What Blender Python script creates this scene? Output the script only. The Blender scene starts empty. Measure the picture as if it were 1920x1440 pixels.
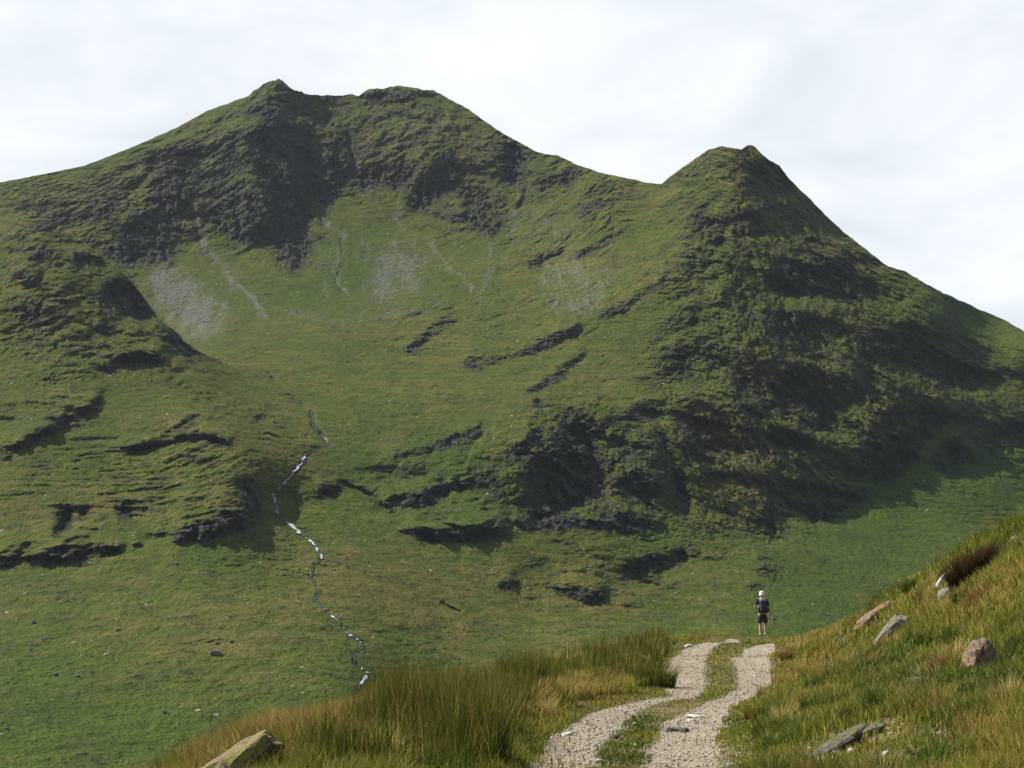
import bpy, math, random
import numpy as np
from mathutils import Vector

# ------------------------------------------------------------------ camera, sky, sun, exposure
SC = bpy.context.scene
COL = SC.collection
FPX, HORIZON = 2667.0, 1150.0            # 50 mm lens on a 36 mm sensor; photograph 1920 x 1440
PITCH = math.atan((HORIZON - 720.0) / FPX)
cam = bpy.data.cameras.new('camera')
cam.lens, cam.sensor_width = 50.0, 36.0
cam.clip_start, cam.clip_end = 0.5, 30000.0
co = bpy.data.objects.new('camera', cam); COL.objects.link(co)
co.location = (0, 0, 0); co.rotation_euler = (math.pi / 2 + PITCH, 0, 0)
SC.camera = co

SUN_AZ, SUN_EL = math.radians(-76), math.radians(48)     # to the left of and beyond the viewer
world = bpy.data.worlds.new('World'); SC.world = world; world.use_nodes = True
nt = world.node_tree; nt.nodes.clear()
def N(t, kind, **kw):
    n = t.nodes.new(kind)
    for k, v in kw.items():
        if k == 'ins':
            for a, b in v.items(): n.inputs[a].default_value = b
        else: setattr(n, k, v)
    return n
def L(t, a, b): t.links.new(a, b)
sky = N(nt, 'ShaderNodeTexSky', sky_type='NISHITA', sun_disc=False, sun_elevation=SUN_EL, sun_rotation=SUN_AZ)
bg = N(nt, 'ShaderNodeBackground', ins={'Strength': 0.10})
out = N(nt, 'ShaderNodeOutputWorld')
# bright mottled cloud low ahead, thinned overhead and behind to weaken fill in shadows
tc = N(nt, 'ShaderNodeTexCoord')
mp = N(nt, 'ShaderNodeMapping'); mp.inputs['Scale'].default_value = (1.0, 1.0, 2.6)
mp.inputs['Rotation'].default_value = (0, math.radians(16), 0)
L(nt, tc.outputs['Generated'], mp.inputs['Vector'])
n1 = N(nt, 'ShaderNodeTexNoise', ins={'Scale': 4.2, 'Detail': 8.0, 'Roughness': 0.56, 'Distortion': 0.4})
L(nt, mp.outputs[0], n1.inputs['Vector'])
r1 = N(nt, 'ShaderNodeValToRGB'); r1.color_ramp.elements[0].position = 0.36; r1.color_ramp.elements[1].position = 0.62
r1.color_ramp.elements[0].color = (6.1, 6.5, 6.85, 1); r1.color_ramp.elements[1].color = (7.95, 8.15, 8.3, 1)
L(nt, n1.outputs['Fac'], r1.inputs['Fac'])
n2 = N(nt, 'ShaderNodeTexNoise', ins={'Scale': 1.3, 'Detail': 4.0})
L(nt, mp.outputs[0], n2.inputs['Vector'])
sep = N(nt, 'ShaderNodeSeparateXYZ'); L(nt, tc.outputs['Generated'], sep.inputs[0])
r2 = N(nt, 'ShaderNodeMapRange', ins={1: 0.38, 2: 0.62, 3: 0.96, 4: 0.12}); L(nt, sep.outputs['Z'], r2.inputs[0])
mx = N(nt, 'ShaderNodeMix', data_type='RGBA')
r3 = N(nt, 'ShaderNodeMapRange', ins={1: -0.35, 2: 0.45, 3: 0.12, 4: 1.0}); L(nt, sep.outputs['Y'], r3.inputs[0])
cf = N(nt, 'ShaderNodeMath', operation='MULTIPLY'); L(nt, r2.outputs[0], cf.inputs[0]); L(nt, r3.outputs[0], cf.inputs[1])
L(nt, cf.outputs[0], mx.inputs[0]); L(nt, sky.outputs[0], mx.inputs[6]); L(nt, r1.outputs['Color'], mx.inputs[7])
L(nt, mx.outputs[2], bg.inputs['Color']); L(nt, bg.outputs[0], out.inputs['Surface'])

sun = bpy.data.lights.new('sun', 'SUN'); sun.energy = 5.0; sun.angle = math.radians(0.5); sun.color = (1.0, 0.94, 0.84)
so = bpy.data.objects.new('sun', sun); COL.objects.link(so)
SDIR = Vector((math.cos(SUN_EL) * math.sin(SUN_AZ), math.cos(SUN_EL) * math.cos(SUN_AZ), math.sin(SUN_EL)))
so.rotation_euler = SDIR.to_track_quat('Z', 'Y').to_euler()
SC.view_settings.view_transform = 'Standard'; SC.view_settings.look = 'None'
SC.view_settings.exposure = 0.42; SC.view_settings.gamma = 1.0; SC.view_settings.use_curve_mapping = False
SC.cycles.max_bounces = 5; SC.cycles.diffuse_bounces = 2; SC.cycles.volume_bounces = 0
SC.cycles.transparent_max_bounces = 6

# ------------------------------------------------------------------ helpers
CP, SP = math.cos(PITCH), math.sin(PITCH)
def ray(px, v):
    """slopes x/y and z/y of the sight line through an image pixel (bearing and elevation read off the photograph)"""
    a = (px - 960.0) / FPX; b = (720.0 - v) / FPX
    y = CP - b * SP
    return a / y, (SP + b * CP) / y
def at(px, v, Y):
    a, b = ray(px, v); return (a * Y, Y, b * Y)
def tagset(o, label=None, cat=None, group=None, kind=None):
    for k, v in (('label', label), ('category', cat), ('group', group), ('kind', kind)):
        if v: o[k] = v
    return o
def ease(a, b, x):
    t = np.clip((x - a) / (b - a), 0, 1); return t * t * (3 - 2 * t)

def tps(pts, reg=0.0):
    P = np.array(pts, float); n = len(P)
    S = 500.0
    X = P[:, :2] / S
    d = np.sqrt(((X[:, None] - X[None]) ** 2).sum(-1)); K = np.where(d > 0, d * d * np.log(d + 1e-12), 0)
    K += np.eye(n) * reg
    A = np.zeros((n + 3, n + 3)); A[:n, :n] = K; A[:n, n] = 1; A[:n, n + 1:] = X; A[n, :n] = 1; A[n + 1:, :n] = X.T
    w = np.linalg.solve(A, np.concatenate([P[:, 2], np.zeros(3)]))
    def f(a, b):
        a = np.asarray(a, float) / S; b = np.asarray(b, float) / S
        r = w[n] + w[n + 1] * a + w[n + 2] * b
        for i in range(n):
            q = (a - X[i, 0]) ** 2 + (b - X[i, 1]) ** 2
            r = r + w[i] * 0.5 * q * np.log(q + 1e-12)
        return r
    return f

_rng = np.random.RandomState(7)
_perm = _rng.permutation(512); _perm = np.concatenate([_perm, _perm]); _perm = np.concatenate([_perm, _perm])
_g = _rng.normal(size=(512, 3)); _g /= np.linalg.norm(_g, axis=1)[:, None]
def perlin(x, y, z):
    xi, yi, zi = np.floor(x).astype(int), np.floor(y).astype(int), np.floor(z).astype(int)
    xf, yf, zf = x - xi, y - yi, z - zi
    u, v, w = [t * t * t * (t * (t * 6 - 15) + 10) for t in (xf, yf, zf)]
    def h(i, j, k):
        g = _g[_perm[(_perm[(_perm[(xi + i) & 511] + yi + j) & 511] + zi + k) & 511]]
        return g[..., 0] * (xf - i) + g[..., 1] * (yf - j) + g[..., 2] * (zf - k)
    def lp(a, b, t): return a + t * (b - a)
    return 1.5 * lp(lp(lp(h(0,0,0), h(1,0,0), u), lp(h(0,1,0), h(1,1,0), u), v),
              lp(lp(h(0,0,1), h(1,0,1), u), lp(h(0,1,1), h(1,1,1), u), v), w)
def fbm(x, y, z, lam, octv, gain=0.5, ridged=False, seed=0.0):
    r = 0; a = 1.0; tot = 0
    for i in range(octv):
        q = perlin(x / lam + seed + 17.3 * i, y / lam + 5.1 * i, z / lam + 9.7 * i + seed)
        if ridged: q = 1 - 2 * np.abs(q) * 1.6
        r = r + a * q; tot += a; a *= gain; lam /= 2.03
    return r / tot

def grid_mesh(name, P, mat, attrs=None, flip=False):
    """P is rows x cols x 3; one mesh of quads"""
    R, Cn, _ = P.shape
    me = bpy.data.meshes.new(name)
    me.vertices.add(R * Cn); me.vertices.foreach_set('co', P.reshape(-1).astype(np.float32))
    idx = np.arange(R * Cn).reshape(R, Cn)
    q = np.stack([idx[:-1, :-1], idx[:-1, 1:], idx[1:, 1:], idx[1:, :-1]], -1).reshape(-1, 4)
    if flip: q = q[:, ::-1]
    me.loops.add(q.size); me.loops.foreach_set('vertex_index', q.reshape(-1).astype(np.int32))
    me.polygons.add(len(q)); me.polygons.foreach_set('loop_start', (np.arange(len(q)) * 4).astype(np.int32))
    me.update(calc_edges=True)
    me.polygons.foreach_set('use_smooth', np.ones(len(q), bool))
    for k, a in (attrs or {}).items():
        at_ = me.attributes.new(k, 'FLOAT', 'POINT'); at_.data.foreach_set('value', a.reshape(-1).astype(np.float32))
    me.materials.append(mat); me.validate()
    o = bpy.data.objects.new(name, me); COL.objects.link(o)
    return o

def new_mat(name, rough=0.9, spec=0.15):
    m = bpy.data.materials.new(name); m.use_nodes = True; t = m.node_tree
    b = t.nodes['Principled BSDF']; b.inputs['Roughness'].default_value = rough
    b.inputs['Specular IOR Level'].default_value = spec
    return m, t, b
def attr(t, name): return N(t, 'ShaderNodeAttribute', attribute_name=name).outputs['Fac']
def mix(t, fac, a, b, mode='MIX'):
    m = N(t, 'ShaderNodeMix', data_type='RGBA', blend_type=mode)
    for s, x in ((0, fac), (6, a), (7, b)):
        if isinstance(x, (int, float)): m.inputs[s].default_value = x
        elif isinstance(x, tuple): m.inputs[s].default_value = (*x, 1)
        else: L(t, x, m.inputs[s])
    return m.outputs[2]
def noise(t, vec, scale, detail=3, rough=0.55, dist=0.0):
    n = N(t, 'ShaderNodeTexNoise', ins={'Scale': scale, 'Detail': detail, 'Roughness': rough, 'Distortion': dist})
    L(t, vec, n.inputs['Vector']); return n.outputs['Fac']
def rmp(t, x, a, b, c=0.0, d=1.0, smooth=True):
    m = N(t, 'ShaderNodeMapRange', ins={1: a, 2: b, 3: c, 4: d})
    if smooth: m.interpolation_type = 'SMOOTHSTEP'
    L(t, x, m.inputs[0]); return m.outputs[0]
def math_(t, op, a, b=0.0):
    m = N(t, 'ShaderNodeMath', operation=op)
    for i, x in enumerate((a, b)):
        if isinstance(x, (int, float)): m.inputs[i].default_value = x
        else: L(t, x, m.inputs[i])
    return m.outputs[0]
def bump(t, bsdf, h, strength, dist):
    b = N(t, 'ShaderNodeBump', ins={'Strength': strength, 'Distance': dist})
    L(t, h, b.inputs['Height']); L(t, b.outputs[0], bsdf.inputs['Normal'])

# ------------------------------------------------------------------ the mountain
# distance (m) of the ground, chosen by hand along image-pixel sight lines: (image x, image y, metres)
SHARED = [(-300,1600,560),(500,1600,620),(1000,1600,800),(1600,1600,1150),(2300,1600,1400),
 (-300,1440,680),(0,1440,700),(400,1440,740),(900,1440,900),
 (-300,1290,820),(0,1290,830),(350,1290,850),(640,1290,870),(1000,1290,980),(1400,1290,1020),(1900,1290,1090),
 (0,1150,1000),(300,1150,1010),(640,1150,1050),(1000,1150,1230),(1300,1150,1290),(1450,1150,1310),(1600,1150,1350),(1920,1150,1420),(2300,1150,1450),
 (-300,1050,1090),(0,1050,1100),(400,1050,1120),(640,1050,1190),(800,1050,1270),(1000,1050,1330),(1300,1050,1420),(1450,1050,1450),(1600,1050,1510),(1920,1050,1590),(2300,1050,1650),
 (0,950,1190),(300,950,1200),(450,950,1210),(540,950,1310),(700,950,1370),(850,950,1400),(1000,950,1420),(1250,950,1510),(1450,950,1590),(1600,950,1650),(1700,950,1690),(1920,950,1760),
 (-300,850,1270),(0,850,1290),(300,850,1290),(470,850,1330),(570,850,1420),(750,850,1480),(1000,850,1490),(1250,850,1570),(1450,850,1640),(1600,850,1690),(1700,850,1735),(1920,850,1820),(2300,850,2050),
 (560,750,1610),(800,750,1650),(1000,750,1640),(1200,750,1680),(1450,750,1720),(1620,750,1770),(1750,750,1820),(1920,750,1890),
 (600,650,1850),(780,650,1880),(1000,650,1870),(1200,650,1850),(1400,650,1800),(1550,650,1825),(1700,650,1875),(1920,650,1960),(2300,700,2200),
 (600,560,2120),(750,560,2130),(950,560,2070),(1150,560,1980),(1300,560,1900),(1430,560,1880),(1600,560,1925),(1750,560,2000),(1880,600,2070),
 (630,480,2280),(800,480,2290),(1000,480,2200),(1200,480,2060),(1350,480,1960),(1430,480,1950),(1560,480,1995),(1680,510,2050),
 (600,400,2400),(800,400,2390),(1000,400,2320),(1150,400,2200),(1300,400,2070),(1400,400,2010),(1500,400,2090),(1570,430,2150),
 (620,340,2480),(800,340,2440),(1000,340,2420),(1230,345,2260),(1400,340,2070),(1480,345,2140),
 (600,270,2540),(800,270,2500),(950,270,2530),(1350,275,2150),(1410,275,2150),
 (600,200,2640),(740,200,2600),(850,200,2620),(740,160,2680),(600,120,2700),(1000,120,2760),(1400,150,2300),(1900,250,2500),(2300,400,2560)]
BACK = SHARED + [(-300,750,1990),(0,750,1960),(250,750,1830),(400,750,1530),(500,750,1585),(-300,650,2080),(0,650,2060),(200,650,2050),(400,650,1860),(500,650,1850),
 (-300,560,2160),(0,560,2160),(250,560,2130),(400,560,2110),(500,560,2110),(-300,470,2250),(0,470,2250),(180,470,2230),(300,470,2240),(400,470,2280),(500,470,2270),
 (0,400,2360),(200,400,2320),(330,400,2330),(410,400,2360),(470,400,2340),(-300,430,2420),(0,345,2480),(250,340,2430),(330,330,2400),(390,330,2430),(470,330,2390),
 (300,260,2560),(400,260,2520),(480,260,2460),(560,260,2510),(420,190,2660),(520,200,2560),(520,120,2680),(0,150,2900),(-300,250,2900)]
FRONT = SHARED + [(-300,750,1370),(0,750,1390),(250,750,1430),(420,750,1500),(-300,650,1470),(0,650,1500),(200,650,1530),(320,650,1590),(420,650,1740),(500,650,1850),
 (-300,560,1560),(0,560,1580),(120,560,1570),(220,560,1610),(300,560,1690),(-300,480,1640),(0,480,1660),(120,480,1650),(200,480,1700),(100,400,1720),(300,430,1850),(500,560,2110)]
Dback, Dfront = tps(BACK, .002), tps(FRONT, .002)
SKY = np.array([(-700,470),(-300,395),(-100,360),(0,342),(90,325),(160,310),(250,275),(330,240),(390,207),(465,180),(492,158),(522,148),(545,166),(580,178),(600,178),(640,180),(660,176),(672,180),(690,168),(720,166),(745,160),(790,167),(815,170),(850,190),(880,206),(930,242),(975,268),(1010,286),(1045,292),(1080,308),(1130,325),(1185,336),(1215,343),(1240,345),(1265,325),(1300,300),(1330,280),(1352,274),(1390,280),(1402,272),(1412,274),(1432,292),(1462,312),(1480,335),(1520,375),(1570,425),(1620,465),(1665,500),(1695,508),(1760,545),(1840,582),(1890,603),(1925,625),(2050,690),(2300,790),(2700,900)], float)
KNOLL = np.array([(-700,520),(-200,470),(0,458),(50,440),(85,433),(120,436),(155,448),(200,490),(240,520),(275,565),(300,600),(325,618),(345,640),(375,660),(405,672),(440,690),(520,715),(700,735),(2700,735)], float)

# crag outlines drawn by hand in image pixels: R = broken faces turned away from the sun, C = cliff bands turned to the viewer
R_BACK = [
 ([(275,290),(350,262),(374,275),(362,330),(345,390),(340,440),(322,490),(270,500),(225,500),(195,475),(230,430),(280,400),(288,350)],.8),
 ([(465,262),(500,235),(575,235),(588,300),(588,370),(572,425),(530,400),(500,370),(480,320)],1.25),
 ([(500,375),(560,430),(588,465),(562,512),(520,485),(490,440)],.6),
 ([(395,345),(420,300),(428,250),(455,240),(440,300),(410,345),(385,360)],.5),
 ([(635,270),(650,262),(662,345),(650,350)],.6),
 ([(770,370),(800,335),(830,310),(870,300),(880,330),(830,370),(800,400),(760,390)],.7),
 ([(925,265),(960,270),(988,305),(978,352),(950,350),(930,310)],1.0),
 ([(870,345),(940,370),(945,425),(915,440),(880,400),(860,370)],.3),
 ([(640,330),(700,322),(760,312),(790,332),(740,362),(690,360)],.45),
 ([(500,185),(530,165),(560,185),(582,210),(540,218),(505,214)],.5)]
R_BOTH = [
 ([(1395,315),(1440,300),(1490,335),(1492,368),(1450,362),(1410,350)],.7),
 ([(1310,402),(1345,408),(1356,470),(1325,462),(1298,430)],.9),
 ([(1440,505),(1560,495),(1645,540),(1640,562),(1560,562),(1470,562),(1430,540)],1.0),
 ([(1500,430),(1570,470),(1615,500),(1560,502),(1505,480)],.7),
 ([(1240,660),(1300,640),(1370,668),(1385,690),(1300,712),(1245,732),(1225,700)],.6),
 ([(1440,582),(1500,600),(1535,670),(1480,662),(1445,620)],.9),
 ([(1600,642),(1700,602),(1760,640),(1800,680),(1890,712),(1800,730),(1740,722),(1680,692),(1620,682)],.8),
 ([(1480,690),(1560,710),(1592,762),(1560,812),(1500,802),(1430,775),(1440,702)],.9),
 ([(1370,692),(1425,700),(1440,790),(1400,800),(1380,760)],.7),
 ([(1268,792),(1335,780),(1358,830),(1340,872),(1290,872),(1262,830)],1.0),
 ([(1188,762),(1232,760),(1236,788),(1190,785)],.9),
 ([(1060,782),(1110,822),(1128,880),(1110,930),(1040,976),(1002,980),(1000,880),(990,865),(1040,850)],1.1),
 ([(1222,795),(1240,815),(1275,880),(1290,950),(1270,935),(1240,850)],1.0),
 ([(1640,782),(1740,762),(1800,780),(1735,832),(1690,892),(1655,915),(1600,900),(1570,882),(1620,852)],.8),
 ([(1750,852),(1790,820),(1818,870),(1800,890),(1757,882)],.9),
 ([(1838,810),(1930,782),(1930,830),(1858,842)],.9),
 ([(1425,930),(1480,905),(1600,932),(1610,945),(1540,985),(1440,965)],.9),
 ([(1390,978),(1440,970),(1472,1000),(1445,1016),(1400,1000)],.9),
 ([(1440,780),(1500,830),(1570,870),(1600,905),(1560,890),(1480,860),(1430,830)],.7),
 ([(1160,1080),(1210,1040),(1290,1030),(1290,1050),(1240,1072),(1240,1100),(1180,1095)],.8),
 ([(1350,840),(1390,830),(1400,850),(1360,868)],.8),
 ([(1310,880),(1370,878),(1375,900),(1320,905)],.8),
 ([(450,898),(475,908),(502,975),(470,970),(452,940)],.8),
 ([(100,1000),(118,950),(140,945),(130,975),(115,1003)],1.0),
 ([(205,962),(225,940),(245,982),(230,977)],1.0),
 ([(150,975),(158,955),(168,950),(160,975)],.8)]
R_FRONT = [
 ([(180,540),(230,528),(262,550),(292,600),(240,600),(200,575)],.8),
 ([(308,620),(340,622),(384,670),(360,675),(320,655)],1.1),
 ([(385,655),(420,665),(440,680),(400,675)],.8)]
C_BOTH = [
 ([(745,993),(800,990),(850,985),(950,988),(945,1008),(900,1014),(850,1018),(790,1015)],1.5),
 ([(960,975),(1050,978),(1150,970),(1240,980),(1235,1000),(1150,990),(1050,992),(965,990)],1.2),
 ([(1030,1102),(1080,1096),(1138,1104),(1136,1124),(1100,1135),(1070,1118)],.8),
 ([(925,1092),(950,1086),(978,1092),(950,1102),(930,1103)],.9),
 ([(1408,1062),(1430,1055),(1460,1070),(1474,1096),(1440,1078)],.9),
 ([(1395,1095),(1425,1093),(1440,1110),(1400,1105)],.8),
 ([(0,1044),(50,1030),(62,1055),(0,1070)],1.3),
 ([(60,1040),(140,1022),(220,1018),(226,1045),(120,1060),(62,1062)],1.4),
 ([(245,1020),(262,1015),(265,1030),(248,1034)],1.0),
 ([(318,996),(370,970),(410,962),(470,962),(472,992),(420,1000),(330,1022)],1.0),
 ([(270,1000),(310,990),(315,1000),(275,1012)],.9),
 ([(0,852),(80,797),(160,765),(195,738),(175,775),(100,810),(40,842),(0,865)],1.3),
 ([(230,840),(300,820),(390,810),(430,826),(442,850),(418,838),(380,826),(310,835),(240,856)],1.1),
 ([(300,868),(360,855),(388,866),(340,870)],.8),
 ([(325,795),(365,780),(370,790),(330,806)],.7),
 ([(478,780),(500,774),(502,792),(480,792)],.8),
 ([(188,692),(230,665),(300,660),(314,680),(240,690),(200,706)],1.0),
 ([(760,652),(800,622),(850,588),(850,608),(800,640),(770,670)],1.0),
 ([(850,690),(880,675),(960,662),(1080,606),(1090,625),(1000,662),(960,672),(900,692)],1.1),
 ([(985,730),(1040,700),(1090,662),(1100,670),(1050,710),(1000,735)],.8),
 ([(1130,590),(1160,572),(1250,508),(1245,530),(1170,585),(1140,605)],1.0),
 ([(740,602),(790,580),(795,588),(750,608)],.9),
 ([(720,716),(738,712),(738,720),(722,722)],.8),
 ([(735,850),(790,842),(850,822),(910,800),(905,815),(850,835),(800,850),(740,856)],.8),
 ([(720,935),(780,925),(860,900),(930,880),(925,895),(860,918),(790,945),(730,950)],.9),
 ([(640,900),(700,925),(740,955),(730,962),(690,935)],.6),
 ([(590,905),(640,915),(640,935),(600,935)],.5),
 ([(960,850),(1000,810),(1010,830),(985,855)],.8),
 ([(1070,760),(1130,800),(1180,770),(1235,765),(1150,800),(1120,815),(1090,795)],.8),
 ([(1180,870),(1230,900),(1240,940),(1180,900)],.5),
 ([(395,790),(350,785),(352,778),(398,784)],.4),
 ([(1700,640),(1790,660),(1860,700),(1830,705),(1760,675)],.6),
 ([(1440,355),(1380,350),(1440,340)],.5),([(1370,400),(1420,385),(1480,378),(1480,392),(1420,400),(1380,412)],.7),
 ([(1330,430),(1400,425),(1440,440),(1400,445)],.5),([(1500,520),(1600,510),(1600,522),(1500,530)],.5)]
R_BACK += [([(90,408),(125,395),(150,400),(150,425),(120,430),(95,425)],.5)]
C_BACK = [
 ([(380,372),(412,350),(480,372),(520,402),(520,440),(480,462),(432,448),(402,432)],.35),
 ([(590,300),(650,262),(660,342),(600,392)],.35),
 ([(790,400),(880,400),(940,430),(915,442),(830,412),(760,394)],.6),
 ([(1000,350),(1040,318),(1100,320),(1060,350),(1010,372)],.5),
 ([(1080,400),(1120,370),(1200,345),(1150,378),(1100,402)],.6),
 ([(1000,430),(1060,420),(1000,440)],.5),([(990,490),(1050,462),(1060,470),(1000,505)],.6),
 ([(1075,480),(1140,440),(1180,425),(1140,455),(1085,492)],.6),
 ([(160,400),(200,370),(240,345),(260,350),(220,390),(170,425)],.5),
 ([(20,450),(90,420),(130,415),(60,445)],.4),
 ([(20,395),(90,375),(130,372),(60,400)],.35),
 ([(672,178),(700,168),(790,167),(812,176),(760,190),(700,196)],.9),
 ([(450,215),(480,190),(560,200),(600,215),(520,222)],.7),
 ([(730,210),(780,200),(785,210),(740,218)],.6)]
C_FRONT = [
 ([(20,520),(45,510),(75,520),(60,540),(20,535)],.7),([(20,575),(60,565),(90,580),(50,600)],.7),([(140,470),(190,480),(200,500),(150,505)],.6),
 ([(95,555),(120,545),(120,565)],.6),([(200,560),(260,545),(290,590),(250,585)],.8),([(170,615),(200,600),(215,615),(190,630)],.7),
 ([(50,480),(85,465),(110,475),(60,495)],.5)]
ROUGH = [([(1290,380),(1400,290),(1500,360),(1700,540),(1900,690),(1900,740),(1740,830),(1640,920),(1600,955),(1450,1010),(1250,985),(1000,985),(960,960),(960,850),(1000,780),(1200,770),(1230,650)],1.0),
 ([(700,960),(960,960),(960,790),(900,800),(730,850),(640,900)],.45),
 ([(1750,840),(1930,775),(1930,850),(1800,895)],.8),
 ([(0,440),(150,440),(300,600),(300,690),(0,700)],.35)]
ROUGH_BACK = [([(90,420),(250,300),(420,210),(520,150),(620,180),(670,340),(600,400),(590,510),(520,490),(430,450),(380,430),(345,440),(320,495),(225,500),(180,470)],.9),
 ([(640,180),(820,165),(940,260),(1000,310),(960,430),(900,445),(750,385),(650,350)],.55),([(940,260),(1230,340),(1150,410),(1000,420)],.5),
 ([(0,350),(250,300),(200,420),(0,470)],.4)]
SCREE = [([(255,500),(330,500),(420,560),(430,600),(400,640),(345,630),(300,590)],1.0),([(690,480),(800,465),(790,545),(700,575)],.85),
 ([(1010,500),(1090,470),(1160,520),(1120,590),(1040,600),(1020,560)],.55),([(790,440),(900,540),(880,545),(780,450)],.5),
 ([(360,375),(375,440),(440,530),(500,590),(490,590),(420,530),(362,440)],.9),([(620,450),(650,450),(640,560),(625,520)],.5),
 ([(560,590),(820,560),(820,580),(600,620)],.35),([(760,200),(880,220),(860,260),(780,260)],.45),([(935,400),(990,400),(980,470),(940,460)],.45),
 ([(990,390),(1090,400),(1080,450),(1000,470)],.4),([(390,260),(430,250),(420,330),(370,340)],.4)]
BROWN = [([(-50,700),(500,690),(520,760),(400,780),(0,760)],.45),([(0,880),(400,880),(440,930),(300,950),(0,960)],.7),([(560,1050),(1150,1050),(1250,1080),(1100,1150),(600,1180)],.8),
 ([(750,740),(1180,735),(1250,765),(1000,780),(800,800)],.6),([(280,1100),(640,1100),(620,1220),(200,1230),(50,1180)],.6),([(0,350),(250,290),(300,340),(0,420)],.45),
 ([(170,340),(290,310),(250,420),(150,460)],.5),([(1000,420),(1250,400),(1150,560),(1000,620)],.35),([(1200,760),(1400,780),(1300,800)],.4),([(0,450),(150,450),(140,520),(0,560)],.5),
 ([(1300,1060),(1500,1120),(1480,1180),(1300,1130)],.4),([(700,280),(780,220),(820,270),(760,330)],.4)]
LUSH = [([(240,480),(560,500),(700,380),(760,460),(640,600),(300,600)],.6),([(700,390),(1000,430),(900,560),(680,600)],.45),([(0,1050),(560,1010),(560,1090),(0,1120)],.6),
 ([(1450,1000),(1700,900),(1920,850),(1920,1000),(1600,1180),(1450,1190)],.8),([(0,1230),(700,1240),(600,1440),(0,1440)],.6),([(900,1010),(1300,1000),(1200,1060),(960,1060)],.9),
 ([(1290,1180),(1500,1160),(1560,1195),(1380,1200)],1.0),([(600,830),(1000,800),(960,960),(640,940)],.6),([(1240,480),(1500,420),(1400,800),(1240,640)],.35),([(0,770),(300,770),(200,860),(0,880)],.7)]
SMOOTH = [([(240,500),(380,480),(560,520),(620,420),(700,400),(1000,450),(1000,520),(800,590),(500,640),(400,640)],1.0),([(1450,1030),(1640,950),(1950,860),(1950,1200),(1300,1240),(1300,1100)],.8),([(0,1120),(600,1110),(1000,1170),(1000,1500),(0,1500)],.4)]
STREAKS = [([(360,378),(372,440),(430,520),(500,592)],6,1.0),([(590,400),(640,440),(632,530),(655,560)],5,.8),([(745,385),(750,420),(800,450),(890,545)],6,.6),([(700,470),(705,570)],16,.5),([(740,455),(735,560)],12,.55),([(775,450),(785,540)],14,.45),
 ([(560,420),(600,480),(615,560)],6,.4),([(680,400),(670,480),(690,560)],5,.45),([(910,440),(915,520),(900,560)],9,.45),([(965,430),(950,500)],8,.5),([(400,470),(470,560)],7,.4),([(300,500),(350,560),(400,630)],12,.6),([(270,510),(310,590),(350,630)],8,.8),([(540,590),(640,600),(820,580)],9,.45)]
GULLY = [([(1010,755),(1030,775),(1060,800),(1100,840),(1160,900),(1230,960)],7,.9),([(600,300),(615,215),(590,180)],7,.5),([(590,380),(605,420)],6,.5),([(1225,790),(1262,880),(1290,955)],9,.8),
 ([(1000,800),(1020,840),(1050,880)],5,.8),([(985,360),(970,410),(962,430)],5,.9),([(655,250),(668,330),(668,350)],6,.6),([(360,375),(368,440),(400,490)],6,.6),([(640,450),(645,490),(630,530),(650,555)],4,.5),
 ([(1400,770),(1480,860)],6,.6),([(640,905),(700,930),(745,965)],4,.6),([(830,1130),(880,1160)],3,.7),([(500,690),(512,715),(540,740),(580,770),(590,800),(612,830)],5,.6),([(1460,850),(1580,930)],5,.5)]
STREAM = [(505,700),(512,715),(535,738),(560,755),(584,772),(588,800),(600,815),(617,832),(590,845),(572,853),(568,868),(552,885),(535,905),(512,930),(516,945),(520,960),(545,985),(565,1003),(582,1013),(595,1030),(606,1048),(590,1060),(585,1080),(598,1110),(592,1125),(612,1145),(635,1165),(655,1190),(685,1210),(665,1225),(665,1245),(690,1262),(680,1278),(672,1295),(660,1320),(650,1360)]

GX0, GY0, GS = -400.0, 90.0, 2.0
GW, GH = 1400, 780
gx, gy = np.meshgrid(GX0 + GS * np.arange(GW), GY0 + GS * np.arange(GH))
def blur(a, k):
    for _ in range(3):
        for ax in (0, 1):
            c = np.cumsum(np.pad(a, [(k + 1, k) if i == ax else (0, 0) for i in (0, 1)], mode='edge'), axis=ax)
            a = (np.take(c, range(2 * k + 1, c.shape[ax]), axis=ax) - np.take(c, range(0, c.shape[ax] - 2 * k - 1), axis=ax)) / (2 * k + 1)
    return a
def fill(polys, k=2):
    m = np.zeros((GH, GW))
    for pts, w in polys:
        P = np.array(pts, float); c = np.zeros((GH, GW), bool)
        for (x0, y0), (x1, y1) in zip(P, np.roll(P, -1, 0)):
            if y0 == y1: continue
            cr = ((gy >= min(y0, y1)) & (gy < max(y0, y1)))
            c ^= cr & (gx < x0 + (gy - y0) * (x1 - x0) / (y1 - y0))
        m = np.maximum(m, c * w)
    return blur(m, k)
def line(lines):
    m = np.zeros((GH, GW))
    for pts, wd, w in lines:
        d = np.full((GH, GW), 1e9)
        for (x0, y0), (x1, y1) in zip(pts[:-1], pts[1:]):
            t = np.clip(((gx - x0) * (x1 - x0) + (gy - y0) * (y1 - y0)) / ((x1 - x0) ** 2 + (y1 - y0) ** 2), 0, 1)
            d = np.minimum(d, np.hypot(gx - x0 - t * (x1 - x0), gy - y0 - t * (y1 - y0)))
        m = np.maximum(m, w * np.exp(-(d / wd) ** 2))
    return m
def rightface(m, k, L_):
    """the ground falls back across each face and comes forward again slowly beyond it"""
    H = np.zeros_like(m); dec = math.exp(-GS / L_); r = np.arange(GH)
    for i in range(1, GW):
        p = np.interp(r - 0.22, r, H[:, i - 1]); H[:, i] = p * dec + k * GS * m[:, i]
    return H
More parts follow.
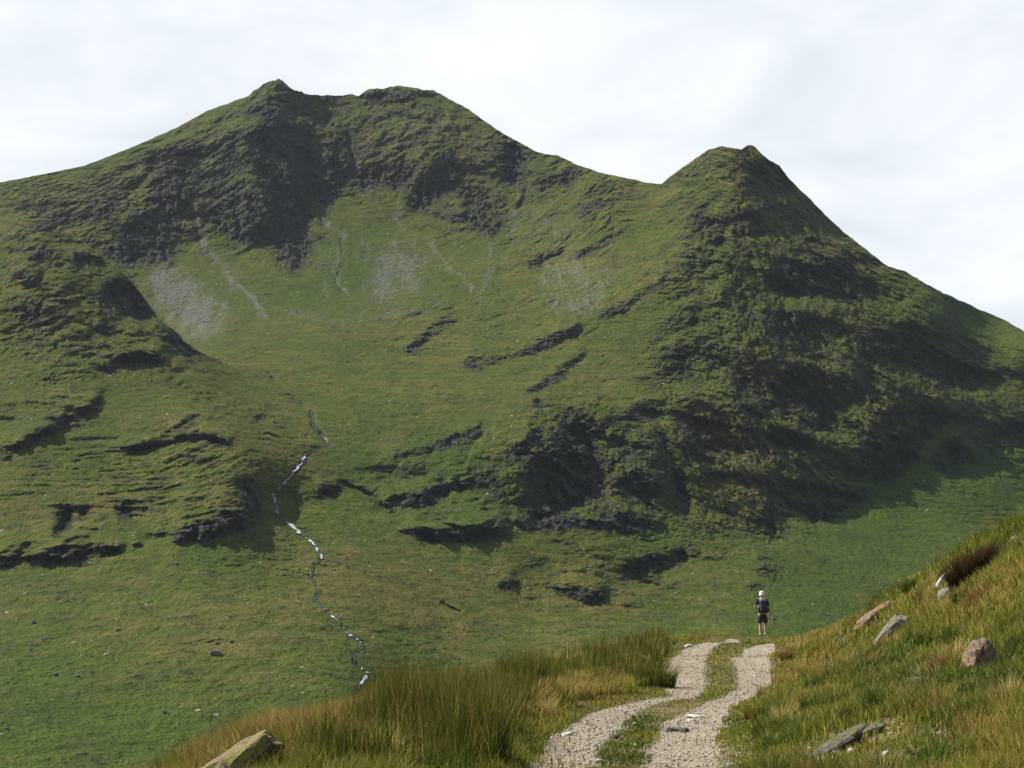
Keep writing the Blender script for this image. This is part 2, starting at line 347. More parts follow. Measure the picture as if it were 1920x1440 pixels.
def cliffband(m, k, L_):
    """nearly level sight lines on the face, a gentle shelf above it"""
    H = np.zeros_like(m); dec = math.exp(-GS / L_)
    r = np.arange(GW)
    for j in range(GH - 2, -1, -1):
        p = H[j + 1]; p = .6 * p + .2 * np.roll(p, 2) + .2 * np.roll(p, -2)
        H[j] = p * dec + k * GS * m[j]
    return H
def sample(m, px, v):
    a = np.clip((px - GX0) / GS, 0, GW - 1.001); b = np.clip((v - GY0) / GS, 0, GH - 1.001)
    i = a.astype(int); j = b.astype(int); a -= i; b -= j
    return (m[j, i] * (1 - a) + m[j, i + 1] * a) * (1 - b) + (m[j + 1, i] * (1 - a) + m[j + 1, i + 1] * a) * b

rb = {}
for side, Rl, Cl, Ro in (('b', R_BACK + R_BOTH, C_BOTH + C_BACK, ROUGH + ROUGH_BACK), ('f', R_FRONT + R_BOTH, C_BOTH + C_FRONT, ROUGH)):
    R, Cc = fill(Rl, 3), fill(Cl, 1)
    R = R * np.where(gx > 1150, .30 + .95 * ease(-.25, .22, fbm(gx, gy * 1.3, 0 * gx, 48, 4, .6, seed=101.)), .6 + .5 * ease(-.25, .22, fbm(gx * 1.2, gy, 0 * gx, 50, 4, .6, seed=102.)))
    rb[side] = dict(R=R, C=Cc, dR=rightface(R, .85, 55), dC=cliffband(Cc, 1.35, 34), crag=fill([(p_, 1.0) for p_, _ in Rl + Cl if len(p_) > 3], 3), rough=fill(Ro, 12), smooth=fill(SMOOTH, 20))
scree_r, brown_r, lush_r = np.maximum(fill(SCREE, 6), line(STREAKS)), fill(BROWN, 22), fill(LUSH, 18)
gully_r = line(GULLY); stream_r = line([(STREAM[4:], 3.5, 1.0)]); streambank_r = line([(STREAM[4:], 7, 1.0)])

cols = np.arange(-300, 2221, 1.7); nc = len(cols)
vs = np.interp(cols, SKY[:, 0], SKY[:, 1]); vk = np.interp(cols, KNOLL[:, 0], KNOLL[:, 1])
z0 = np.zeros(nc)
jag = np.interp(cols, [0, 440, 480, 820, 900, 1100, 1240, 1380, 1420, 1900], [.6, 1, 2.2, 2.0, 1.4, 1.8, .8, 1.3, 2.2, 1.6])
vs = vs - jag * 2.1 * fbm(cols, z0, z0, 26.0, 4, .6) - 1.5 * jag * np.clip(fbm(cols, z0 + 40, z0, 12.0, 2), 0, 1)
vk = vk - 3 * fbm(cols, z0 + 9, z0, 30.0, 4, .6)
vbot = np.interp(cols, [-300, 700, 1100, 1500, 1900, 2220], [1590, 1520, 1400, 1320, 1290, 1290])
fold = 70 * (1 - ease(340, 450, cols))
nA, nB, nC = 560, 24, 420
tA = np.linspace(0, 1, nA)[:, None]; tB = np.linspace(0, 1, nB + 2)[1:-1, None]; tC = np.linspace(0, 1, nC)[:, None]
v = np.concatenate([vbot + (vk - vbot) * tA, vk + fold * tB, vk + fold + (vs - vk - fold) * tC ** 1.0])
bf = np.concatenate([np.ones((nA, 1)), 1 - tB, np.zeros((nC, 1))]) * np.ones((1, nc))
wk = 1 - ease(380, 540, cols)[None, :]
px = np.broadcast_to(cols, v.shape)
bf = bf * wk
D0 = Dback(px, v) * (1 - bf) + Dfront(px, v) * bf
ra, rbb = ray(px, v)
X, Y, Z = ra * D0, D0, rbb * D0
# ragged outlines: the crags' borders wander with the rock
wx = 24 * fbm(X, Y, Z, 70, 6, .62, seed=3.); wv = 16 * fbm(X, Y, Z, 70, 6, .62, seed=31.)
def S(key, w=1.0):
    a = sample(rb['b'][key], px + w * wx, v + w * wv); b = sample(rb['f'][key], px + w * wx, v + w * wv)
    return a * (1 - bf) + b * bf
CR = S('crag'); R_, C_, dR, dC, rough = S('R'), S('C'), S('dR'), S('dC'), S('rough')
gul, stm = sample(gully_r, px + .3 * wx, v + .3 * wv), sample(stream_r, px, v)
brk = ease(-.22, .12, fbm(X, Y, Z, 75, 4, .6, seed=44.)); C_ = C_ * (.25 + .75 * brk); dC = dC * (.35 + .65 * brk)
gul = gul * (.15 + .85 * ease(-.2, .15, fbm(X, Y, Z, 45, 3, .6, seed=47.)))
wild = ease(-.1, .3, fbm(X, Y, Z, 210, 3, .5, seed=51.))
D = D0 + dR - dC + 16 * gul + 3 * stm
D += 26 * fbm(X, Y, Z, 330, 2, seed=1.)
D += (4 + 26 * rough) * fbm(X, Y, Z, 120, 3, .5, seed=2.)
sm = S('smooth', 1.5)
# ribs and ledges: they rise to the right on the left-hand flank, fall to the right beyond the spur, run level low down
ang = np.radians(np.interp(px, [-300, 0, 300, 500, 900, 1150, 1380, 1560, 1900], [16, 26, 32, 12, 20, 32, 14, -22, -30])) * ease(1100, 760, v)
ca, sa = np.cos(ang), np.sin(ang)
al, ac = X * ca + Z * sa, -X * sa + Z * ca
terr = fbm(al / 2.6, Y / 3, ac, 18, 6, .66, ridged=True, seed=4.)
D += 4.5 * (1 - .7 * sm) * ease(.05, .45, fbm(al / 3.5, Y / 2, ac, 24, 4, .55, seed=13.)) * (.3 + .7 * ease(-.3, .2, fbm(X, Y, Z, 160, 2, seed=90.)))
D += ((1.5 + 5 * wild + 5 * rough * ease(700, 1100, px)) * (1 - .8 * sm) + 4 * C_) * terr
D += 10 * (1 - .8 * sm) * ease(.15, .6, fbm(al / 2.6, Y / 2, ac, 60, 3, .5, seed=12.)) * (1 - .5 * rough)
ribs = fbm(X, Y * .6, Z * .55, 62, 7, .66, ridged=True, seed=5.)
D += (30 * np.maximum(R_, rough * (.45 + .25 * (1 - ease(1000, 1200, px)))) + 8 * C_) * ribs
D += (1.2 + 6 * rough) * fbm(X, Y, Z, 26, 5, .66, seed=6.)
D += 13 * CR * (1 - ease(1100, 1300, px)) * fbm(X + .35 * Z, Y * .15, Z * .15, 34, 4, .6, ridged=True, seed=85.)
D += 14 * CR * fbm(X + .5 * Z, Y * .6, Z * .6 - .3 * X, 24, 6, .72, ridged=True, seed=80.)
X, Y, Z = ra * D, D.copy(), rbb * D
Z += (0.9 + 2.6 * rough + 2 * R_) * fbm(X, Y, Z, 13, 3, .6, seed=8.) * ease(0, .03, (v - vs) / 900)
# the far side of the ridge
nD = 36; tD = (np.linspace(0, 1, nD + 1)[1:, None]) ** 1.6
edge = np.stack([X[-1], Y[-1], Z[-1]], -1)
bk = np.stack([edge[:, 0] + 0 * tD, edge[:, 1] + 900 * tD, edge[:, 2] - 700 * tD * (.35 + .65 * tD)], -1)
P = np.concatenate([np.stack([X, Y, Z], -1), bk])
def padback(a): return np.concatenate([a, np.repeat(a[-1:], nD, 0)])
rock = np.clip((1 - .45 * ease(1150, 1300, px)) * (1.0 * R_ + .35 * rough * ease(-.1, .55, ribs)) + C_ * .9 + .7 * gul + (1 - ease(1150, 1300, px)) * (.26 * CR + .25 * rough * ease(-.1, .5, ribs)), 0, 1.2)
att = dict(rock=padback(rock), scree=padback(sample(scree_r, px + wx, v + wv) * (.6 + .6 * ease(-.25, .3, fbm(X, Y * .12, Z * .12, 14, 4, .6, seed=61.)))), brown=padback(sample(brown_r, px + 2 * wx, v + 2 * wv)),
           lush=padback(sample(lush_r, px + 2 * wx, v + 2 * wv)), bank=padback(sample(streambank_r, px, v)), rough=padback(rough))

hm, t, b = new_mat('mountain_turf', .95, .08)
geo = N(t, 'ShaderNodeNewGeometry'); pos = geo.outputs['Position']
nL, nM, nS, nF = noise(t, pos, .006, 5), noise(t, pos, .03, 5, .6), noise(t, pos, .12, 5, .65), noise(t, pos, .5, 3, .6)
st = N(t, 'ShaderNodeMapping'); L(t, pos, st.inputs[0]); st.inputs['Scale'].default_value = (.035, .035, .2); st.inputs['Rotation'].default_value = (0, math.radians(12), 0)
nT = noise(t, st.outputs[0], 1.0, 5, .6)
green = mix(t, rmp(t, nS, .35, .65), (.066, .106, .012), (.104, .150, .019))
olive = mix(t, rmp(t, nT, .35, .65), (.125, .125, .022), (.175, .155, .038))
f = math_(t, 'ADD', math_(t, 'MULTIPLY', attr(t, 'brown'), .75), rmp(t, nL, .38, .66, -.05, .62))
f = math_(t, 'ADD', f, rmp(t, nT, .38, .62, -.28, .42))
f = math_(t, 'SUBTRACT', f, math_(t, 'MULTIPLY', attr(t, 'lush'), .45))
f = rmp(t, f, 0, 1, smooth=False)
turf = mix(t, f, green, olive)
turf = mix(t, math_(t, 'MULTIPLY', attr(t, 'lush'), rmp(t, nM, .35, .6, .2, .9)), turf, (.072, .118, .017))
turf = mix(t, rmp(t, nF, .3, .7, 0.0, .75), turf, mix(t, .5, turf, (0, 0, 0)))
turf = mix(t, rmp(t, nM, .3, .75, 0.0, .35), turf, (.045, .05, .02))
rk = mix(t, rmp(t, nS, .36, .62), (.021, .031, .024), (.125, .135, .120))  # rock mottling, its dark end lowered to deepen the shade on the crags
rk = mix(t, rmp(t, nF, .56, .74), rk, (.23, .235, .23))  # pale flecks painted in to suggest sunlit facets
rk = mix(t, rmp(t, nM, .42, .6, 0, .65), rk, mix(t, .45, rk, turf))
sepn = N(t, 'ShaderNodeSeparateXYZ'); L(t, geo.outputs['True Normal'], sepn.inputs[0])
steep = rmp(t, sepn.outputs['Z'], .35, .70, 1.0, 0.0)
rmask = math_(t, 'ADD', math_(t, 'MULTIPLY', attr(t, 'rock'), .85), math_(t, 'MULTIPLY', steep, .55))
rmask = math_(t, 'ADD', rmask, rmp(t, nS, .3, .7, -.45, .35))
rmask = math_(t, 'ADD', rmask, rmp(t, nM, .3, .7, -.3, .2))
rmask = rmp(t, rmask, .32, .62)
colr = mix(t, rmask, turf, rk)
sc_f = math_(t, 'ADD', attr(t, 'scree'), rmp(t, nF, .3, .7, -.45, .25))
sc_f = math_(t, 'ADD', sc_f, rmp(t, nM, .3, .7, -.3, .2))
sc_c = mix(t, rmp(t, nF, .4, .6), (.115, .115, .095), (.215, .21, .185))
colr = mix(t, rmp(t, sc_f, .15, .85, 0, .78), colr, sc_c)
vo2 = N(t, 'ShaderNodeTexVoronoi', feature='F1', ins={'Scale': .30, 'Randomness': 1.0}); L(t, pos, vo2.inputs['Vector'])
sv2 = N(t, 'ShaderNodeSeparateColor'); L(t, vo2.outputs['Color'], sv2.inputs[0])
dens = math_(t, 'SUBTRACT', 1.0, math_(t, 'ADD', math_(t, 'MULTIPLY', attr(t, 'scree'), .6), .012))
sp2 = math_(t, 'MULTIPLY', rmp(t, vo2.outputs['Distance'], .25, .45, 1, 0), math_(t, 'GREATER_THAN', sv2.outputs[0], dens))
colr = mix(t, sp2, colr, mix(t, sv2.outputs[1], (.09, .085, .08), (.27, .26, .24)))
# single pale and dark stones strewn over the slopes
vo = N(t, 'ShaderNodeTexVoronoi', feature='F1', ins={'Scale': .085, 'Randomness': 1.0}); L(t, pos, vo.inputs['Vector'])
sv = N(t, 'ShaderNodeSeparateColor'); L(t, vo.outputs['Color'], sv.inputs[0])
spot = math_(t, 'MULTIPLY', rmp(t, vo.outputs['Distance'], .10, .14, 1, 0), rmp(t, sv.outputs[0], .80, .86, 0, 1))
colr = mix(t, spot, colr, mix(t, rmp(t, sv.outputs[1], .3, .7), (.05, .05, .05), (.34, .33, .31)))
bk_f = math_(t, 'MULTIPLY', attr(t, 'bank'), rmp(t, nS, .50, .62, 0, .4))
colr = mix(t, bk_f, colr, (.07, .07, .065))
L(t, colr, b.inputs['Base Color'])
hgt = math_(t, 'ADD', math_(t, 'MULTIPLY', nS, 4.0), math_(t, 'MULTIPLY', nF, 1.1))
hgt = math_(t, 'ADD', hgt, math_(t, 'MULTIPLY', nT, 2.0))
hgt = math_(t, 'MULTIPLY', hgt, math_(t, 'ADD', math_(t, 'MULTIPLY', rmask, 2.6), .9))
bump(t, b, hgt, 1.0, 1.9)
mountain = grid_mesh('mountain', P, hm, att, flip=False)
tagset(mountain, kind='structure')

# ------------------------------------------------------------------ the stream down the hillside
def on_mountain(pxq, vq):
    """nearest visible vertex of the mountain on a sight line"""
    j = int(np.clip(np.argmin(np.abs(cols - pxq)), 1, nc - 2)); a = P[:nA + nB + nC, j]
    el = a[:, 2] / a[:, 1]; tgt = ray(pxq, vq)[1]
    hit_ = np.nonzero((el[:-1] - tgt) * (el[1:] - tgt) <= 0)[0]
    i = hit_[0] if len(hit_) else int(np.argmin(np.abs(el - tgt)))
    k = (tgt - el[i]) / (el[i + 1] - el[i] + 1e-9); k = min(max(k, 0), 1)
    return a[i] * (1 - k) + a[i + 1] * k
def refine(pts, step):
    o = []
    for (x0, y0), (x1, y1) in zip(pts[:-1], pts[1:]):
        n = max(1, int(math.hypot(x1 - x0, y1 - y0) / step))
        o += [(x0 + (x1 - x0) * i / n, y0 + (y1 - y0) * i / n) for i in range(n)]
    return o + [pts[-1]]
wm, t, b = new_mat('stream_water', .25, .5)
geo = N(t, 'ShaderNodeNewGeometry')
foam = rmp(t, math_(t, 'ADD', attr(t, 'foam'), rmp(t, noise(t, geo.outputs['Position'], .12, 3), .3, .7, -.3, .3)), .35, .6)
L(t, mix(t, foam, (.03, .04, .045), (.40, .42, .46)), b.inputs['Base Color'])
L(t, rmp(t, foam, 0, 1, .15, .8), b.inputs['Roughness'])
fp = refine([p for p in STREAM if 765 <= p[1] <= 1360], 3)
rngs = np.random.RandomState(5)
WHITE = [(822, 836, 2.0), (853, 965, 3.0), (980, 1002, 4.0), (1012, 1048, 3.0), (1186, 1200, 4.0), (1262, 1284, 5)]
rows = []; fo = []
for i, (a_, b_) in enumerate(fp):
    w_ = .2 + .4 * rngs.rand(); f_ = 0.02 + .3 * (rngs.rand() < .08)
    for y0, y1, ww in WHITE:
        if y0 <= b_ <= y1: w_ = ww * (.3 + .7 * rngs.rand()) * .42; f_ = .55 + .5 * math.sin(b_ * .33 + 2 * math.sin(b_ * .11))
    c_ = on_mountain(a_ + rngs.uniform(-2.2, 2.2), b_)
    w_ *= c_[1] / 1500
    rows.append([c_ + np.array([k * w_, -1.6, .9 - .25 * abs(k)]) for k in (-1.6, -.6, .6, 1.6)]); fo.append([f_ * .6, f_, f_, f_ * .6])
tagset(grid_mesh('stream', np.array(rows), wm, dict(foam=np.array(fo))), kind='structure')

# ------------------------------------------------------------------ the near hillside with its track
FG = [(0,-14.0,-2.2),(0,0,-1.75),(0,6,-1.8),(-2,10,-1.75),(-6,2,-2.6),(-9,10,-5.0),(6,4,-1.0),(12,4,2.2),(5,10,-1.4),(20,0,7),(-14,-8,-6)]
FGpx = [(1160,1440,17),(1310,1310,27),(1340,1250,36),(1380,1206,50),(1430,1199,54),(400,1462,14.2),(250,1560,14),(560,1395,17.5),(700,1368,20),(950,1290,28),(1150,1238,38),(1260,1201,47),(1330,1190,52),
 (1060,1330,24.5),(1350,1440,17),(1400,1350,22.5),(1920,1440,13),(1640,1440,14.5),(1920,1200,21),(1920,1085,26),(1920,1003,31),(1800,1048,34),(1700,1106,37),(1640,1142,40.5),(1590,1170,45.5),(1530,1195,52),
 (1600,1300,26),(1700,1200,31),(1800,1120,29),(2150,935,27),(2150,1250,16),(1480,1213,47),(1431,1255,35),(1431,1228,40),(1431,1208,47),(1500,1266,34),(1510,1226,41),(1570,1240,36),(1560,1196,47),(1350,1228,41),(1300,1221,43),(1640,1215,34),(1480,1310,26)]
FG += [at(*p) for p in FGpx]
# beyond the brow the hill falls into the glen
FG += [(-13,22,-7.5),(-11,30,-6.5),(-7,40,-5.0),(-2,52,-4.2),(5,62,-4.2),(9.6,60.5,-1.9),(12,60,-2.6),(14,52,-1.0),(15,45,.3),(17.5,40,1.15),(20,36,2.4),(25,36,4.5),(14,75,-9),(0,80,-14),(-15,60,-18),(-25,30,-20),
       (25,80,-6),(40,60,2),(40,20,13),(60,100,-8),(20,120,-30),(-30,110,-45),(-50,60,-45),(-45,10,-36),(60,140,-25),(10,160,-50),(-60,160,-75),(90,160,-20),(80,60,15)]
FZ0 = tps(np.array([(x * 12, y * 12, z) for x, y, z in FG]), .00005)
def FZ(x, y): 
    x = np.asarray(x, float); y = np.asarray(y, float)
    return FZ0(x * 12, y * 12)
def ground(x, y):
    x = np.asarray(x, float); y = np.asarray(y, float); o = np.zeros_like(x)
    off = ease(0, 2.2, rut(x, y)[1])
    return FZ(x, y) + (.16 * fbm(x, y, o, 3.6, 3, .5) + .07 * fbm(x, y, o, .9, 3, .55)) * (.15 + .85 * off) * np.clip(1.0, 0, 1) - .05 * (1 - off)
def hit0(pxq, vq):
    a, b_ = ray(pxq, vq); ys = np.geomspace(8, 75, 500); d = b_ * ys - FZ(a * ys, ys)
    i = int(np.argmax(d < 0)); 
    if i == 0: i = 499
    y = ys[i]; return a * y, y
RUTS = [[(1010,1470,130),(1040,1440,130),(1070,1400,120),(1105,1362,110),(1150,1333,85),(1185,1320,55),(1225,1311,40),(1262,1303,44)],
        [(1284,1304,50),(1285,1292,84),(1285,1270,84),(1288,1240,72),(1305,1217,58),(1335,1204,42),(1375,1198,26)],
        [(1270,1475,160),(1278,1440,155),(1283,1395,135),(1300,1350,120),(1338,1324,72),(1385,1302,70),(1420,1285,70),(1415,1255,72),(1408,1232,76),(1425,1213,60),(1442,1204,24)]]
RW = []
for q in RUTS:
    w = []
    for a_, b_, wd in q:
        x, y = hit0(a_, b_); w.append((x, y, wd * y / FPX * .5))
    RW.append(w)
def rut(x, y):
    wob = 1 + .30 * fbm(x, y, 0 * x, 1.1, 3, .6, seed=70.); m = np.full(x.shape, -9.0); near = np.full(x.shape, 99.0)
    for w in RW:
        for (x0, y0, w0), (x1, y1, w1) in zip(w[:-1], w[1:]):
            t_ = np.clip(((x - x0) * (x1 - x0) + (y - y0) * (y1 - y0)) / ((x1 - x0) ** 2 + (y1 - y0) ** 2), 0, 1)
            d = np.hypot(x - x0 - t_ * (x1 - x0), (y - y0 - t_ * (y1 - y0))); ww = (w0 + (w1 - w0) * t_) * wob
            m = np.maximum(m, 1 - d / ww); near = np.minimum(near, d - ww)
    return ease(-.30, .42, m), near          # 1 in the wheel tracks ; metres outside them
us = np.linspace(-.62, .74, 900); ysg = np.concatenate([np.linspace(-14, 8, 40)[:-1], np.geomspace(8, 70, 620), np.geomspace(70, 170, 60)[1:]])
gX = us[None, :] * np.maximum(ysg, 22)[:, None] ; gX = np.where(ysg[:, None] > 22, us[None, :] * ysg[:, None], gX); gY = np.broadcast_to(ysg[:, None], gX.shape)
gZ = ground(gX, gY); gr, gn = rut(gX, gY)
def fimg(polys, k): return fill(polys, k)
SOIL = fimg([([(1500,1400),(1560,1370),(1640,1345),(1780,1360),(1800,1420),(1700,1450),(1480,1450)],1.0),([(1540,1180),(1560,1170),(1600,1180),(1560,1200)],.3),([(1490,1290),(1530,1300),(1520,1320),(1480,1310)],.7),
   ([(1350,1390),(1420,1400),(1430,1440),(1350,1440)],.5),([(1300,1180),(1250,1190),(1260,1215),(1320,1195)],.5),([(1130,1345),(1180,1310),(1290,1296),(1330,1310),(1290,1345),(1200,1350)],.55),([(1320,1300),(1330,1240),(1370,1212),(1390,1215),(1375,1260),(1385,1290)],.35),([(1125,1445),(1140,1380),(1180,1345),(1200,1360),(1180,1445)],.3),([(1810,1205),(1860,1210),(1850,1270),(1810,1265)],.5)], 3)
def proj(x, y, z):
    yc = y * CP + z * SP; zc = -y * SP + z * CP; yc = np.maximum(yc, .5)
    return 960 + FPX * x / yc, 720 - FPX * zc / yc
gpx, gv = proj(gX, gY, gZ)
soil = sample(SOIL, gpx, gv) * ease(9, 12, gY) * (gY < 60)
gm, t, b = new_mat('hillside_ground', .95, .1)
geo = N(t, 'ShaderNodeNewGeometry'); pos = geo.outputs['Position']
a1, a2, a3 = noise(t, pos, 1.3, 5, .6), noise(t, pos, 14, 4, .6), noise(t, pos, 60, 3, .6)
turf = mix(t, rmp(t, a1, .35, .65), (.07, .085, .018), (.15, .105, .035))
turf = mix(t, rmp(t, a2, .35, .7, 0, .7), turf, (.035, .035, .014))
vo = N(t, 'ShaderNodeTexVoronoi', feature='F1', ins={'Scale': 38.0}); L(t, pos, vo.inputs['Vector'])
vs_ = N(t, 'ShaderNodeSeparateColor'); L(t, vo.outputs['Color'], vs_.inputs[0])
grv = mix(t, vs_.outputs[0], (.30, .25, .19), (.46, .395, .305))
grv = mix(t, rmp(t, vo.outputs['Distance'], .35, .75, 0, .4), grv, (.14, .115, .085))
grv = mix(t, rmp(t, a1, .42, .62, 0, .5), grv, (.25, .195, .135))
soilc = mix(t, rmp(t, a2, .35, .65), (.09, .066, .036), (.26, .20, .13))
rm = rmp(t, math_(t, 'ADD', attr(t, 'rut'), rmp(t, a2, .3, .7, -.35, .35)), .35, .6)
sm_ = rmp(t, math_(t, 'ADD', attr(t, 'soil'), rmp(t, a2, .3, .7, -.35, .35)), .35, .6)
edge_ = rmp(t, math_(t, 'ADD', attr(t, 'rut'), rmp(t, a2, .3, .7, -.3, .3)), .02, .3)
c = mix(t, sm_, turf, soilc); c = mix(t, math_(t, 'MULTIPLY', edge_, .8), c, soilc); c = mix(t, rm, c, grv)
L(t, c, b.inputs['Base Color'])
h = math_(t, 'ADD', math_(t, 'MULTIPLY', vo.outputs['Distance'], -.8), math_(t, 'MULTIPLY', a2, .8))
bump(t, b, h, .8, .022)
tagset(grid_mesh('ground', np.stack([gX, gY, gZ], -1), gm, dict(rut=gr, soil=soil), flip=False), kind='structure')

# ------------------------------------------------------------------ stones
def stone_mesh(name, size, seed, planes=16, sub=4, rough_=.11, squash=1.0):
    """an angular boulder: a ball cut by random planes, then weathered"""
    import bmesh
    rs = np.random.RandomState(seed); bm = bmesh.new()
    bmesh.ops.create_icosphere(bm, subdivisions=sub, radius=1.0)
    V = np.array([v_.co[:] for v_ in bm.verts])
    n_ = rs.normal(size=(planes, 3)); n_ /= np.linalg.norm(n_, axis=1)[:, None]
    n_ = np.concatenate([n_, [[0, 0, 1], [0, 0, -1], [1, .1, .1], [-1, 0, .2], [0, 1, 0], [.1, -1, .1]]]); n_ /= np.linalg.norm(n_, axis=1)[:, None]
    d_ = np.concatenate([rs.uniform(.72, 1.05, planes), np.full(6, .82)])
    dn = V @ n_.T; r_ = np.where(dn > .05, d_[None] / np.maximum(dn, .05), 9).min(1)
    r_ = np.minimum(r_, 1.45)
    V = V * r_[:, None] * np.array(size)[None] * .5 * 1.15
    s_ = max(size)
    k = 1 + rough_ * (2 * fbm(V[:, 0] + seed, V[:, 1], V[:, 2], s_ * .3, 3, .6) + 1.2 * fbm(V[:, 0], V[:, 1] + seed, V[:, 2], s_ * .09, 2))
    V = V * k[:, None]
    for v_, c_ in zip(bm.verts, V): v_.co = c_
    me = bpy.data.meshes.new(name); bm.to_mesh(me); bm.free()
    return me
def rock_mat(name, dark, light, lichen, amt, scale):
    m, t, b = new_mat(name, .9, .2)
    tcn = N(t, 'ShaderNodeTexCoord'); p = tcn.outputs['Object']
    q1, q2, q3 = noise(t, p, 2.5 * scale, 6, .65), noise(t, p, 9 * scale, 5, .65), noise(t, p, 30 * scale, 3, .6)
    c = mix(t, rmp(t, q2, .32, .68), dark, light)
    c = mix(t, rmp(t, q3, .55, .7, 0, .6), c, tuple(x * 1.35 for x in light))
    c = mix(t, rmp(t, q1, .62 - amt * .25, .74 - amt * .25, 0, .85), c, lichen)
    c = mix(t, rmp(t, q1, .28, .36, .8, 0), c, tuple(x * .4 for x in dark))
    L(t, c, b.inputs['Base Color'])
    bump(t, b, math_(t, 'ADD', q2, math_(t, 'MULTIPLY', q3, .5)), .8, .04 / scale)
    return m
m_slab = rock_mat('lichened_schist', (.09, .062, .038), (.26, .19, .12), (.20, .21, .04), .6, 3.2)
m_grey = rock_mat('grey_schist', (.10, .09, .078), (.29, .26, .215), (.20, .19, .07), .35, 2)
m_warm = rock_mat('rusty_schist', (.10, .07, .05), (.27, .20, .14), (.30, .16, .06), .45, 2)
m_dark = rock_mat('dark_schist', (.06, .05, .042), (.17, .148, .12), (.12, .12, .04), .45, 2)
m_pale = rock_mat('quartz', (.42, .40, .35), (.66, .63, .56), (.4, .36, .2), .1, 4)
m_far = rock_mat('far_rock', (.07, .07, .07), (.20, .195, .185), (.12, .12, .06), .2, .2)
def put_stone(name, pxq, vq, size, rot, mat, seed, label, cat='rock', group=None, sink=.3, lift=0, Y=None, **kw):
    me = stone_mesh(name, size, seed, **kw); me.materials.append(mat)
    for p_ in me.polygons: p_.use_smooth = False
    o = bpy.data.objects.new(name, me); COL.objects.link(o)
    x, y = hit0(pxq, vq)
    if Y: y = Y; x = ray(pxq, vq)[0] * Y
    o.location = (x, y, float(ground(np.array([x]), np.array([y]))[0]) + size[2] * (.5 - sink) + lift)
    o.rotation_euler = [math.radians(a_) for a_ in rot]
    return tagset(o, label, cat, group)
put_stone('slab_rock', 438, 1446, (.90, .40, .25), (14, -30, -8), m_slab, 3, 'big brown slab rock with yellow-green lichen leaning up at the lower left', lift=.19, sink=.2, sub=5, planes=10, Y=13.2)
put_stone('flat_rock', 492, 1452, (.66, .5, .10), (4, 2, 20), m_warm, 9, 'low flat brown rock lying in the shade of the lichened slab', lift=.04, sink=.3, Y=13.0)
put_stone('slab_rock', 1668, 1208, (1.05, .30, .26), (8, -52, -10), m_grey, 12, 'narrow grey slab standing on edge in the bank, leaning up to the right', sub=5, planes=9, lift=.16, sink=.2)
put_stone('slab_rock', 1638, 1165, (1.2, .4, .2), (10, -38, -6), m_warm, 22, 'reddish grey slab at the bank edge, left of the tilted grey slab', sub=5, planes=9, lift=.10, sink=.25)
put_stone('flat_rock', 1796, 1112, (.82, .5, .26), (-12, -12, 10), m_grey, 31, 'pale broad rock in the bank just below the dark heather', sink=.25, sub=5)
put_stone('upright_stone', 1766, 1102, (.42, .12, .10), (0, -48, 0), m_pale, 33, 'small cream stone leaning upright left of the pale broad rock', lift=.14)
put_stone('boulder', 1838, 1268, (.36, .4, .52), (-10, 6, 14), m_warm, 41, 'rounded brown boulder with an orange lichen patch under overhanging turf on the right bank', sink=.3, lift=.08)
put_stone('outcrop_rock', 1560, 1408, (.95, .42, .20), (-14, -26, 14), m_dark, 51, 'long low dark grey outcrop slanting through the stony scrape on the right bank', sink=.45, sub=5, lift=.02)
put_stone('outcrop_rock', 1626, 1378, (.5, .34, .16), (-14, -22, 10), m_dark, 53, 'shorter dark outcrop at the upper right end of the long slanting one', sink=.5, lift=.02)
put_stone('boulder', 1725, 1296, (.26, .22, .26), (0, 8, 30), m_dark, 61, 'small dark stone half hidden in grass in the middle of the right bank', sink=.3)
put_stone('slab_rock', 1898, 1436, (.42, .2, .12), (0, -24, 0), m_warm, 63, 'brown rock cut off by the lower right corner of the photo', sink=.3, Y=13.2)
put_stone('boulder', 1850, 1440, (.16, .14, .12), (0, 8, 0), m_dark, 64, 'small dark rock left of the brown corner rock', sink=.3, Y=13.2)
put_stone('boulder', 1908, 1018, (.3, .26, .22), (0, 0, 10), m_warm, 66, 'brown rock at the right edge high on the grassy bank', sink=.3)
put_stone('flat_stone', 985, 1398, (.26, .20, .06), (3, 4, 20), m_grey, 71, 'flat grey stone at the left edge of the left wheel track', sink=.3)
put_stone('flat_stone', 1062, 1372, (.20, .12, .05), (0, -10, 12), m_pale, 72, 'long pale stone bedded across the middle of the left wheel track', sink=.3)
put_stone('flat_stone', 1262, 1364, (.26, .16, .10), (3, 4, 10), m_grey, 73, 'broad grey stone on the left edge of the right wheel track', sink=.3)
put_stone('boulder', 1283, 1366, (.14, .12, .10), (3, 4, 50), m_dark, 74, 'dark blocky stone touching the broad grey stone in the right wheel track', sink=.3)
put_stone('flat_stone', 1312, 1340, (.42, .16, .07), (0, 6, -16), m_pale, 75, 'long cream slab bedded in the track where the two wheel tracks meet', sink=.35)
put_stone('flat_stone', 1298, 1347, (.16, .12, .06), (0, 0, 30), m_pale, 76, 'small cream stone just below the long cream slab in the track', sink=.3)
put_stone('boulder', 1153, 1379, (.10, .10, .09), (0, 0, 0), m_dark, 77, 'dark brown stone in the grass strip between the wheel tracks', sink=.2)
put_stone('flat_stone', 1123, 1423, (.09, .06, .05), (0, 0, 0), m_pale, 78, 'small white stone on the right edge of the left wheel track near the bottom', sink=.2)
put_stone('flat_stone', 1292, 1210, (.26, .2, .12), (0, 0, 20), m_pale, 79, 'pale stone at the foot of the grass bank left of the far track', sink=.3)
put_stone('flat_stone', 1368, 1429, (.08, .06, .05), (0, 0, 0), m_pale, 80, 'small white stone on the bare patch right of the right wheel track', sink=.2)
